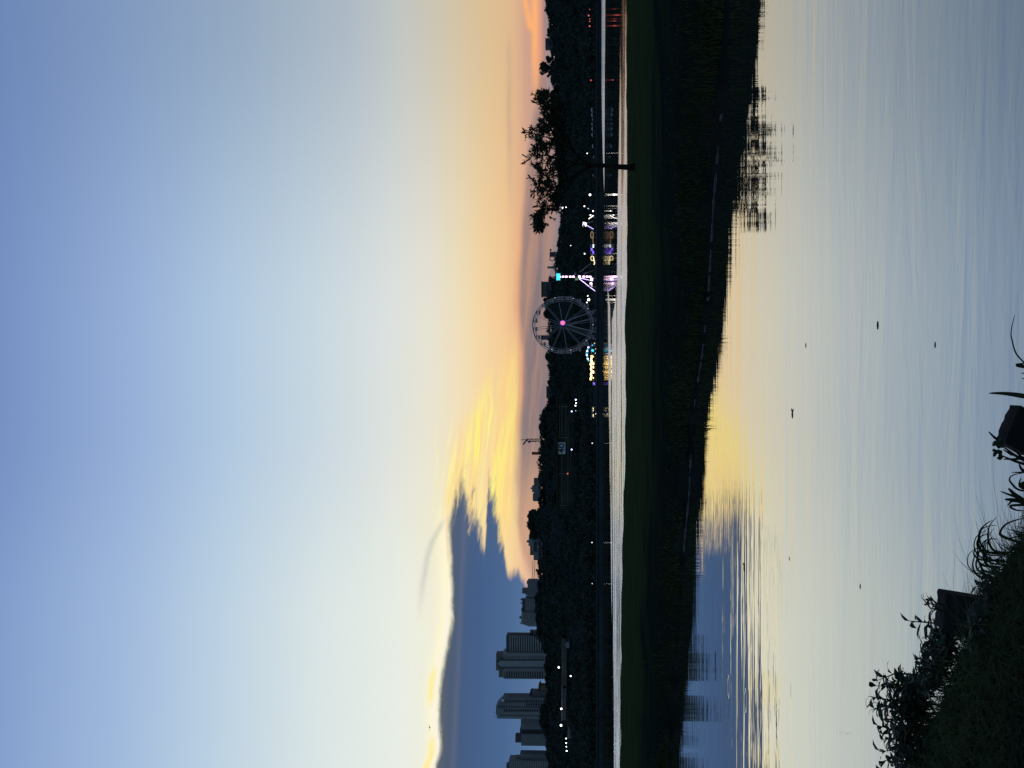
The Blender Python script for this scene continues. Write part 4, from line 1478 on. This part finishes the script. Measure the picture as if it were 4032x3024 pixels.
rows = []
for i in range(9000):
    y = rng.uniform(-120, 3150)
    k = rng.random() ** 1.6
    p = spit_at(y, k)
    sc = 1.0 if k > 0.3 else 1.5
    blade(rows, (p.x, p.y, p.z - 0.02), rng.uniform(0.035, 0.085) * sc * (1 + 1.2 * max(0, math.sin(p.x * 1.9 + p.y) * math.sin(p.x * 0.7 - p.y * 0.4)) ** 3), 0.016, rng.uniform(0, 0.8), rng.uniform(0, 6.28), 0.1, 2)
for i in range(2600):   # ragged rim over the water
    y = rng.uniform(-120, 3150)
    p = spit_at(y, rng.uniform(0.0, 0.36))
    tuft = 0.5 + 0.5 * math.sin(y * 0.031) * math.sin(y * 0.011 + 2)
    blade(rows, (p.x, p.y, p.z - 0.03), rng.uniform(0.04, 0.13) * (0.6 + 1.2 * tuft), 0.018, rng.uniform(0.2, 1.2), rng.uniform(3.6, 5.8), 0.25, 3)
tag(blades_obj('grass', rows, m_grass_s), 'dark rough grass covering the low spit in the lake', 'grass', kind='stuff')

# broken sky gleam painted as pale strips along the near waterline of the spit
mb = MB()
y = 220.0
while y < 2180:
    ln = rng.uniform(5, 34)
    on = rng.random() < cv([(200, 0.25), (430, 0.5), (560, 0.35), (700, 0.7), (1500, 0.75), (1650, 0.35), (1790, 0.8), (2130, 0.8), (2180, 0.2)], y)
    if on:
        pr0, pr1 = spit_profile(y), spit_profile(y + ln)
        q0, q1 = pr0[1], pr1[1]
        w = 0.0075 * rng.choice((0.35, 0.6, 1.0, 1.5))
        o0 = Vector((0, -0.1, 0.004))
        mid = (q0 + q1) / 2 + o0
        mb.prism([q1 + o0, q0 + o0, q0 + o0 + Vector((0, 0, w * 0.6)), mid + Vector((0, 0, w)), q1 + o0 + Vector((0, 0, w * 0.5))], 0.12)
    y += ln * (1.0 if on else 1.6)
tag(mb.build('gleam_strip', m_gleam), 'thin broken pale line painted as a gleam of sky along the near waterline of the spit', 'gleam_strip', kind='stuff')

# ------------------------------------------------------------------ the tree on the spit
TY = G(657, 2500, 0.42).y
base = G(657, 2500, 0.42)
base.z -= 0.03
tree = thing('spit_tree', 'flat-crowned tree with a thin leaning trunk on the grass spit', 'tree', None, base)
TP = lambda y, v, dy=0.0: P(y, v, TY + dy * 0.67) - base
trunk = MB()
trunk.tube([TP(657, 2508), TP(658, 2470), TP(656, 2430), TP(652, 2390), TP(650, 2350), TP(652, 2325)], [0.14, 0.10, 0.088, 0.08, 0.076, 0.085], 9)
trunk.build('trunk', m_bark, tree, True)
limbs = [
    [(652, 2330, 0), (640, 2305, .2), (600, 2262, .5), (560, 2225, .8), (520, 2180, 1.0), (480, 2140, 1.2)],
    [(652, 2330, 0), (668, 2300, -.2), (690, 2262, -.5), (715, 2220, -.6), (745, 2170, -.8), (790, 2130, -1)],
    [(650, 2320, 0), (645, 2270, .5), (630, 2210, 1.0), (612, 2150, 1.3), (610, 2095, 1.3)],
    [(600, 2262, .5), (555, 2240, -.4), (500, 2215, -1), (440, 2180, -1.2), (400, 2130, -1.2)],
    [(690, 2262, -.5), (740, 2235, .3), (790, 2200, .8), (840, 2150, 1), (880, 2110, 1)],
    [(645, 2270, .5), (670, 2215, -1), (690, 2160, -1.5), (690, 2100, -1.5)],
    [(560, 2225, .8), (545, 2170, 1.6), (530, 2110, 1.8), (520, 2085, 1.8)],
    [(715, 2220, -.6), (735, 2200, -1.5), (775, 2185, -2), (812, 2200, -2.2), (845, 2190, -2.2)],
    [(440, 2180, -1.2), (415, 2165, -1.4), (392, 2150, -1.4)],
]
tips = []
for li, L in enumerate(limbs):
    pts = [TP(*q) for q in L]
    r0 = 0.058 if li < 3 else 0.034
    MB().tube(pts, [r0 * (1 - 0.78 * i / (len(pts) - 1)) for i in range(len(pts))], 6).build('limb', m_bark, tree, True)
ENV = [(372, 2120), (384, 2096), (400, 2090), (425, 2100), (450, 2118), (480, 2116), (500, 2105), (512, 2072), (528, 2066), (545, 2084), (570, 2088), (600, 2080), (612, 2066), (630, 2064), (645, 2082), (680, 2090), (695, 2102),
       (705, 2088), (730, 2084), (745, 2100), (775, 2104), (800, 2100), (820, 2092), (850, 2088), (890, 2088), (895, 2110)]
LOW = [(372, 2150), (400, 2200), (440, 2225), (520, 2235), (650, 2235), (720, 2225), (780, 2215), (800, 2212), (822, 2190), (832, 2150), (850, 2142), (895, 2135)]
lv = []
twigs = MB()


def spray(c, axis, n, ll):
    """a fan of narrow leaves along a short twig"""
    axis = np.array(axis) / np.linalg.norm(axis)
    tl_ = ll * 1.4
    twigs.tube([tuple(c), tuple(np.array(c) + axis * tl_)], [0.008, 0.003], 4)
    for i in range(n):
        s = rng.random()
        b = np.array(c) + axis * tl_ * s
        d = axis * rng.uniform(0.3, 1.0) + nrng.normal(size=3) * 0.55
        d /= np.linalg.norm(d)
        w = np.cross(d, nrng.normal(size=3))
        w /= np.linalg.norm(w)
        l_ = ll * rng.uniform(0.6, 1.3)
        k = 0.15 * l_
        lv.append((b, b + d * l_ * 0.45 + w * k, b + d * l_, b + d * l_ * 0.45 - w * k))


cnt = 0
gaps = [(600, 2172, 16), (655, 2155, 16), (700, 2190, 14), (450, 2160, 14), (545, 2155, 12), (765, 2150, 16), (790, 2170, 14), (655, 2120, 10), (560, 2120, 9), (840, 2165, 22), (745, 2180, 9)]
while cnt < 740:
    y = rng.uniform(378, 892)
    tv, bv = cv(ENV, y), cv(LOW, y)
    v = tv + 24 + (bv - tv - 24) * rng.random() ** 0.9
    # clumps and gaps
    g = math.sin(y * 0.071 + 1.3) * math.sin(v * 0.11 + y * 0.02) + 0.5 * math.sin(y * 0.19 + v * 0.13)
    if g < -0.3 and rng.random() < 0.8: continue
    if any(((y - a) / (r_ * 1.3)) ** 2 + ((v - b) / r_) ** 2 < 1 for a, b, r_ in gaps) and rng.random() < 0.93: continue
    dep = rng.uniform(-2.6, 2.6) * (1 - 0.4 * abs(y - 640) / 260)
    c = TP(y, v, dep)
    axis = (-(y - 640) / 260 + rng.uniform(-0.7, 0.7), rng.uniform(-0.6, 0.6), rng.uniform(-0.1, 0.7))
    spray(c, axis, rng.randint(10, 16), rng.uniform(0.11, 0.18))
    cnt += 1
# single sprays that stick out of the outline
for (y, v, ax) in ((386, 2098, (1, 0, .6)), (398, 2112, (1, 0, .4)), (384, 2122, (1, 0, .2)), (383, 2146, (1, 0, 0)), (514, 2076, (.2, 0, 1)), (522, 2072, (.3, 0, 1)), (530, 2074, (-.1, 0, 1)), (536, 2080, (-.4, 0, .8)),
                   (620, 2070, (.2, 0, 1)), (628, 2072, (-.4, 0, .7)), (704, 2094, (.2, 0, 1)), (712, 2092, (.5, 0, .7)), (740, 2090, (-1, 0, .4)), (748, 2092, (-1, 0, .2)), (800, 2180, (-1, 0, -.3)),
                   (826, 2196, (-1, 0, -.4)), (838, 2192, (-1, 0, -.6)), (872, 2100, (-1, 0, .2)), (880, 2112, (-1, 0, 0)), (868, 2130, (-1, 0, -.4)), (850, 2146, (-.6, 0, -.8)), (885, 2090, (-.8, 0, .2))):
    for k in range(1):
        spray(TP(y, v + 14, rng.uniform(-1, 1)), np.array(ax, float) + nrng.normal(size=3) * 0.12, 10, 0.16)
o = bpy.data.objects.new('crown', quad_mesh('crown', [np.array(lv).reshape(-1, 3)], m_leaf))
COL.objects.link(o)
o.parent = tree
tag(twigs.build('twigs', m_bark, tree), kind='stuff')

# ------------------------------------------------------------------ near bank
NBZ = 0.25
EDGE = [(-45, 66), (-14, 25)] + [tuple(G(a, b + 22, NBZ).xy) for a, b in ((3500, 3400), (3024, 3565), (2800, 3640), (2640, 3705), (2500, 3768), (2400, 3822), (2300, 3880), (2200, 3940), (2100, 4000), (2000, 4040), (1700, 4080), (1000, 4100), (0, 4120))] + [(14, 4.2), (40, 2)]
NS_ = 0.875


def edge_pt(t):
    """t in 0..n-1 along the edge"""
    i = int(min(max(t, 0), len(EDGE) - 1.001))
    f_ = t - i
    a, b = Vector(EDGE[i]), Vector(EDGE[i + 1])
    return a.lerp(b, f_)


def bank_z(inn):
    """height by distance inside (+) the edge"""
    return NBZ + 0.04 if inn > 0.6 else (NBZ - 0.04 + 0.08 * inn / 0.6 if inn > 0 else max(-0.4, NBZ - 0.04 + inn * 0.9))


def build_bank():
    v, f = [], []
    ins = [-1.4, -1.1, -0.8, -0.5, -0.25, 0.0, 0.15, 0.35, 0.6, 1.0, 2.0, 4.0, 20.0]
    n = 0
    T = np.linspace(0, len(EDGE) - 1.001, 220)
    for tt in T:
        p = edge_pt(tt)
        q = edge_pt(min(tt + 0.05, len(EDGE) - 1.001))
        r = edge_pt(max(tt - 0.05, 0))
        tg = (q - r).normalized()
        nrm = Vector((-0.55, -0.83))    # inwards, towards the viewer's side
        for k in ins:
            h = bank_z(k) + (0.03 * math.sin(p.x * 7 + k * 5) + rng.uniform(-0.015, 0.015) if k > -0.9 else 0)
            v.append((p.x + nrm.x * k, p.y + nrm.y * k, h))
    m = len(ins)
    for i in range(len(T) - 1):
        for j in range(m - 1):
            a = i * m + j
            f.append((a, a + m, a + m + 1, a + 1))
    me = bpy.data.meshes.new('ground')
    me.from_pydata(v, [], f)
    me.materials.append(m_soil)
    for p in me.polygons: p.use_smooth = True
    o = bpy.data.objects.new('ground', me)
    COL.objects.link(o)
    tag(o, kind='structure')


build_bank()


def on_bank(t, k):
    p = edge_pt(t)
    return (p.x - 0.55 * k, p.y - 0.83 * k, bank_z(k))


rows = []
for i in range(17000):
    t_ = rng.uniform(2.0, 12.0)
    k = rng.uniform(-0.15, 2.4) if rng.random() < 0.75 else rng.uniform(-0.2, 0.35)
    b = on_bank(t_, k)
    tall = rng.random()
    H = rng.uniform(0.07, 0.17) if tall < 0.9 else rng.uniform(0.18, 0.30)
    H *= NS_ * (0.75 if k < 0.3 else 1.0)
    if t_ > 10.2: H *= 0.6
    blade(rows, (b[0], b[1], b[2] - 0.01), H, rng.uniform(0.0035, 0.008), rng.uniform(0.5, 2.0), rng.uniform(0, 6.28), rng.uniform(0.25, 0.7), 5)
tag(blades_obj('grass', rows, m_grass), 'dark tangled grass on the near bank at the lower left', 'grass', kind='stuff')


def pxblade(out, pts, Y, w):
    """a long blade through photo points at distance Y, widest at its base"""
    q = [P(a, b, Y * NS_) for a, b in pts]
    w = w * NS_
    # resample smoothly
    Q = []
    for i in range(len(q) - 1):
        p0, p1, p2, p3 = q[max(i - 1, 0)], q[i], q[i + 1], q[min(i + 2, len(q) - 1)]
        for s in (0, .25, .5, .75):
            Q.append(0.5 * ((2 * p1) + (p2 - p0) * s + (2 * p0 - 5 * p1 + 4 * p2 - p3) * s * s + (3 * p1 - p0 - 3 * p2 + p3) * s ** 3))
    Q.append(q[-1])
    n = len(Q) - 1
    prev = None
    for i, c in enumerate(Q):
        tg = (Q[min(i + 1, n)] - Q[max(i - 1, 0)]).normalized()
        sd = tg.cross(Vector((0.25, 1, 0.1))).normalized()
        s = i / n
        ww = w * min(1.0, 0.55 + 1.6 * s) * (1 - s) ** 0.6 * 0.5 + 0.0006
        l, r_ = c - sd * ww, c + sd * ww
        if prev is not None:
            out.append((prev[0], prev[1], r_, l))
        prev = (l, r_)


def tuft(label, specs, group='grass tufts on the bank edge'):
    t = thing('grass_tuft', label, 'grass tuft', group)
    for pts, Y, w in specs:
        rw = []
        pxblade(rw, [(b, a) for a, b in pts], Y, w)
        blades_obj('blade', rw, m_weed).parent = t
    p = specs[0][0][0]
    return at_base(t, P(p[1], p[0], specs[0][1] * NS_))


# (v, y) photo points from root to tip
tuft('tall straight broad blade with a thin curved stalk at the bottom edge', [
    ([(4060, 1566), (4010, 1556), (3950, 1549), (3893, 1548)], 5.5, 0.022),
    ([(4060, 1450), (4032, 1427), (4000, 1390), (3985, 1340), (3981, 1310), (3988, 1268), (3996, 1240)], 5.5, 0.006),
    ([(4062, 1448), (4030, 1443), (4004, 1438), (4012, 1434), (4040, 1430)], 5.5, 0.016),
    ([(4060, 1485), (4040, 1472), (4020, 1469)], 5.5, 0.006), ([(4060, 1495), (4022, 1490)], 5.5, 0.006), ([(4060, 1522), (4030, 1520)], 5.5, 0.012)])
arcs = []
for k in range(15):
    y0 = 2170 + rng.uniform(0, 110)
    v0 = 3960 - (y0 - 2170) * 0.55 + rng.uniform(0, 30)
    h = rng.uniform(60, 120)
    sw = rng.uniform(60, 170)
    arcs.append(([(v0, y0), (v0 - h * 0.7, y0 - sw * 0.05), (v0 - h, y0 - sw * 0.35), (v0 - h * 0.95, y0 - sw * 0.75), (v0 - h * 0.6, y0 - sw)], rng.uniform(5.75, 6.1), rng.uniform(0.005, 0.011)))
arcs += [([(3990, 2250), (3920, 2210), (3870, 2180), (3850, 2140), (3862, 2090), (3890, 2072), (3925, 2069)], 5.9, 0.007),
         ([(3960, 2290), (3880, 2262), (3845, 2235), (3850, 2190), (3872, 2135), (3905, 2122), (3930, 2124)], 5.9, 0.009),
         ([(4040, 2140), (3990, 2128), (3945, 2110), (3938, 2095), (3960, 2065), (4000, 2048), (4040, 2038)], 5.7, 0.013),
         ([(4000, 2160), (3930, 2200), (3880, 2215), (3850, 2240), (3842, 2250)], 5.9, 0.006)]
tuft('arching grass tuft of long thin blades curving over the water', arcs)
tuft('spiky tuft of narrow leaves between the arching grass and the tilted post', [
    ([(4050, 1985), (4010, 1960), (3975, 1948), (3938, 1934)], 5.6, 0.014), ([(4050, 1980), (4000, 1950), (3978, 1930), (3970, 1922)], 5.6, 0.018), ([(4050, 1975), (3985, 1968), (3955, 1966)], 5.6, 0.02),
    ([(4050, 1985), (3990, 1972), (3966, 1994)], 5.6, 0.014), ([(4050, 1990), (4030, 1988), (3977, 1992), (4000, 2008), (4040, 2012)], 5.6, 0.012),
    ([(4060, 1935), (4010, 1928), (3982, 1902), (3975, 1885), (3990, 1870), (4030, 1862)], 5.6, 0.009), ([(4060, 1865), (4025, 1850), (4012, 1824)], 5.6, 0.016), ([(4060, 1860), (3982, 1860)], 5.6, 0.008),
    ([(4060, 1900), (4020, 1910), (4010, 1912)], 5.6, 0.03), ([(4060, 1930), (4015, 1915), (4020, 1880)], 5.6, 0.012)])


def weed(name, label, stems, Y, leaf=0.055, per=9, cat='weed', group='leafy weeds on the bank'):
    """stems: list of (root (v,y), tip (v,y)); narrow alternate leaves along each"""
    t = thing(name, label, cat, group)
    Y, leaf = Y * NS_, leaf * NS_
    rw = []
    for (rv, ry), (tv, ty) in stems:
        sb = MB()
        Yq = Y + rng.uniform(-0.25, 0.25)
        a, b = P(ry, rv, Yq), P(ty, tv, Yq)
        mid = (a + b) / 2 + Vector((rng.uniform(-0.03, 0.03), rng.uniform(-0.03, 0.03), 0.02))
        pts = [a, a.lerp(mid, 0.6) * 0.5 + mid * 0.5, mid, mid.lerp(b, 0.55), b]
        sb.tube(pts, [0.005, 0.0042, 0.0035, 0.0025, 0.0012], 5)
        sb.build('stem', m_stem, t)
        L = (b - a).length
        n = max(5, int(per * 1.9 * L / 0.3))
        for i in range(n):
            s = 0.06 + 0.94 * (i + rng.random() * 0.6) / n
            s = min(s, 1.0)
            c = pts[0].lerp(pts[2], s * 2) if s < 0.5 else pts[2].lerp(pts[4], s * 2 - 1)
            az = i * 2.4 + rng.uniform(-0.5, 0.5)
            up = rng.uniform(0.3, 1.2) if s < 0.93 else 1.6
            d0 = Vector((math.cos(az), math.sin(az) * 0.8, up)).normalized()
            ll = leaf * rng.uniform(0.6, 1.35) * (1.1 - 0.35 * s)
            d1 = (d0 + Vector((math.cos(az) * 0.6, math.sin(az) * 0.6, -0.9 * rng.random()))).normalized()
            sd = d0.cross(Vector((0, 0, 1)))
            if sd.length < 0.1: sd = Vector((1, 0, 0))
            sd = (sd.normalized() + Vector((rng.uniform(-.5, .5), rng.uniform(-.5, .5), rng.uniform(-.5, .5)))).normalized()
            w = ll * 0.16
            m1 = c + d0 * ll * 0.35
            m2 = m1 + d1 * ll * 0.35
            e_ = m2 + (d1 + Vector((0, 0, -0.35))).normalized() * ll * 0.35
            rw.append((c, m1 + sd * w, m1 - sd * w, c))
            rw.append((m1 - sd * w, m1 + sd * w, m2 + sd * w * 0.8, m2 - sd * w * 0.8))
            rw.append((m2 - sd * w * 0.8, m2 + sd * w * 0.8, e_, e_))
    V, Fc = [], []
    for q in rw:
        n0 = len(V)
        u = []
        for p in q:
            if not u or (Vector(p) - Vector(V[u[-1]])).length > 1e-6:
                V.append(tuple(p)); u.append(len(V) - 1)
        if len(u) > 2 and (Vector(V[u[0]]) - Vector(V[u[-1]])).length < 1e-6: u = u[:-1]
        if len(u) > 2: Fc.append(tuple(u))
    mb = MB(); mb.v, mb.f = V, Fc
    mb.build('leaves', m_weed, t)
    at_base(t, P(stems[0][0][1], stems[0][0][0], Y))
    return t


tipsA = [(3418, 2741), (3451, 2681), (3430, 2794), (3444, 2700), (3452, 2855), (3479, 2915), (3475, 2998), (3466, 3030), (3480, 2760), (3490, 2830), (3500, 2950), (3470, 2890), (3500, 2720), (3543, 2673), (3520, 3000), (3480, 3060), (3440, 2765),
         (3510, 2800), (3530, 2860), (3560, 2700), (3540, 2740), (3525, 2900), (3540, 2960), (3462, 2960), (3485, 2690)]
weed('leafy_bush', 'tallest leafy bush at the lower left corner, pointed leaves over the water',
     [((3640 + rng.uniform(-20, 50), ty + rng.uniform(-25, 45)), (tv, ty)) for tv, ty in tipsA] +
     [((3660 + rng.uniform(-20, 50), y), (3545 + rng.uniform(-45, 60), y + rng.uniform(-40, 30))) for y in np.linspace(2690, 3070, 70)], 7.2, 0.085, 12)
tipsB = [(3577, 2445), (3606, 2585), (3615, 2655), (3626, 2636), (3640, 2500), (3660, 2545), (3640, 2570), (3655, 2520), (3630, 2610), (3660, 2470), (3680, 2500), (3650, 2600)]
weed('leafy_bush', 'loose leafy bush between the tallest bush and the upright post',
     [((3790 + rng.uniform(-20, 30) - (ty - 2450) * 0.35, ty + rng.uniform(10, 60)), (tv, ty)) for tv, ty in tipsB] +
     [((3770 + rng.uniform(-20, 30) - (y - 2480) * 0.4, y + 20), (3700 + rng.uniform(-45, 40) - (y - 2480) * 0.25, y + rng.uniform(-30, 20))) for y in np.linspace(2480, 2700, 60)], 6.75, 0.075, 12)
weed('flowering_weed', 'drooping weed head rising behind the upright post',
     [((3740, 2405), (3630, 2352)), ((3735, 2415), (3640, 2360)), ((3735, 2410), (3660, 2372)), ((3740, 2420), (3668, 2410)), ((3735, 2400), (3650, 2345)), ((3740, 2450), (3690, 2430)), ((3735, 2390), (3690, 2360))], 6.62, 0.042, 14)

weed('leafy_bush', 'low leafy growth covering the foot of the upright post',
     [((3980 + rng.uniform(-20, 40) - (y - 2330) * 0.6, y + rng.uniform(-15, 15)), (3870 - (y - 2330) * 0.25 + rng.uniform(-35, 45), y + rng.uniform(-25, 25))) for y in np.linspace(2290, 2520, 50)], 6.05, 0.07, 11)
# weed with bead-like seed heads by the tilted post
t = thing('seed_weed', 'weed with clustered bead-like seed heads beside the tilted post', 'weed', 'leafy weeds on the bank')
sb = MB()
for a, b in (((4060, 1830), (3930, 1745)), ((4060, 1835), (3935, 1790)), ((4010, 1800), (3950, 1770)), ((4050, 1800), (3952, 1808)), ((4060, 1825), (3990, 1770)), ((3935, 1735), (3893, 1700))):
    sb = MB()
    sb.tube([P(a[1], a[0], 5.65 * NS_), P((a[1] + b[1]) / 2 + 4, (a[0] + b[0]) / 2, 5.65 * NS_), P(b[1], b[0], 5.65 * NS_)], [0.006, 0.0045, 0.002], 5)
    sb.build('stem', m_stem, t)
hbs = (MB(), MB())
for i in range(48):
    y, v = (rng.uniform(1733, 1760), rng.uniform(3912, 3945)) if i % 2 else (rng.uniform(1772, 1804), rng.uniform(3912, 3942))
    hbs[i % 2].ball(P(y, v, 5.65 * NS_ + rng.uniform(-0.05, 0.05)), rng.uniform(0.004, 0.008), 6, 4)
for hb in hbs: hb.build('seed_head', m_weed, t)
at_base(t, P(1830, 4060, 5.65 * NS_))


# two old timber posts
def post(label, corners, Y, dep):
    """corners (v, y): outline of the front face"""
    q = [P(b, a, Y) for a, b in corners]
    mb = MB()
    n0 = 10
    # front and back faces with a chipped top edge
    tl, tr, br_, bl = q
    top = [tl.lerp(tr, i / n0) + Vector((0, 0, rng.uniform(-0.004, 0.004))) for i in range(n0 + 1)]
    mb.prism([bl, br_] + list(reversed(top)), dep)
    o = mb.build('timber_post', m_post)
    c = (bl + br_) / 2
    o.data.transform(Matrix.Translation(-c))
    o.location = c
    bv = o.modifiers.new('worn_edges', 'BEVEL')
    bv.width = 0.006
    bv.segments = 2
    bv.limit_method = 'ANGLE'
    return tag(o, label, 'post', 'posts on the bank edge')


post('thick upright dark post sunk in the bank grass', [(3711, 2482), (3726, 2336), (3960, 2374), (3950, 2552)], 6.35 * NS_, 0.14)
post('dark post tilted sideways, half out of the picture at the bottom', [(3957, 1746), (4018, 1594), (4110, 1640), (4060, 1800)], 5.75 * NS_, 0.13)

# ------------------------------------------------------------------ things on the water
for (y, v, r, lb) in ((2238, 2930, 0.075, 'dark waterbird-like clump floating in the cloud reflection'), (2309, 3387, 0.03, 'dark round seed pod floating in the middle water'),
                      (1281, 3456, 0.045, 'pale curled leaf floating furthest right of the debris'), (1358, 3682, 0.028, 'small dark leaf floating nearest the bottom edge'),
                      (1632, 3120, 0.06, 'dark twig floating left of the yellow reflection'), (2200, 3108, 0.03, 'thin dark twig floating below the cloud reflection'),
                      (1360, 3173, 0.035, 'small dark flake floating out on the pale water')):
    g = G(y, v)
    r *= 0.36
    mb = MB()
    mb.ball((0, 0, 0), r, 12, 7, (1.7, 1.1, 0.32))
    if r > 0.02:
        mb.tube([(r * 1.2, 0, 0), (r * 1.9, r * 0.15, r * 0.35), (r * 2.5, r * 0.4, r * 0.3)], [r * 0.4, r * 0.22, 0.001], 5)
    o = mb.build('floating_debris', m_post)
    o.location = g
    tag(o, lb, 'debris', 'debris on the water')

# a bird in the sky
c = P(2865, 1692, 60)
b = MB()
b.ball((0, 0, 0), 0.03, 8, 6, (1.0, 2.2, 0.9))
o_t = thing('bird', 'small dark bird gliding in the pale sky over the left cloud', 'bird', None, c)
b.build('body', m_post, o_t, True)
for s in (-1, 1):
    w = MB()
    w.poly([(0.02 * s, 0.04, 0.01), (0.09 * s, 0.05, 0.035), (0.15 * s, 0.0, 0.0), (0.085 * s, -0.02, 0.03), (0.02 * s, -0.03, 0.01)])
    w.poly([(0.02 * s, -0.03, 0.004), (0.085 * s, -0.02, 0.024), (0.15 * s, 0.0, -0.003), (0.09 * s, 0.05, 0.029), (0.02 * s, 0.04, 0.004)])
    w.build('wing', m_post, o_t)

# ------------------------------------------------------------------ render settings
S.render.engine = 'CYCLES'
S.cycles.use_denoising = True
S.cycles.max_bounces = 5
S.cycles.diffuse_bounces = 2
S.cycles.glossy_bounces = 3
S.cycles.sample_clamp_indirect = 6
S.cycles.blur_glossy = 0.0
S.view_settings.view_transform = 'Standard'
S.view_settings.look = 'None'
S.view_settings.exposure = 0.0
S.view_settings.gamma = 1.0
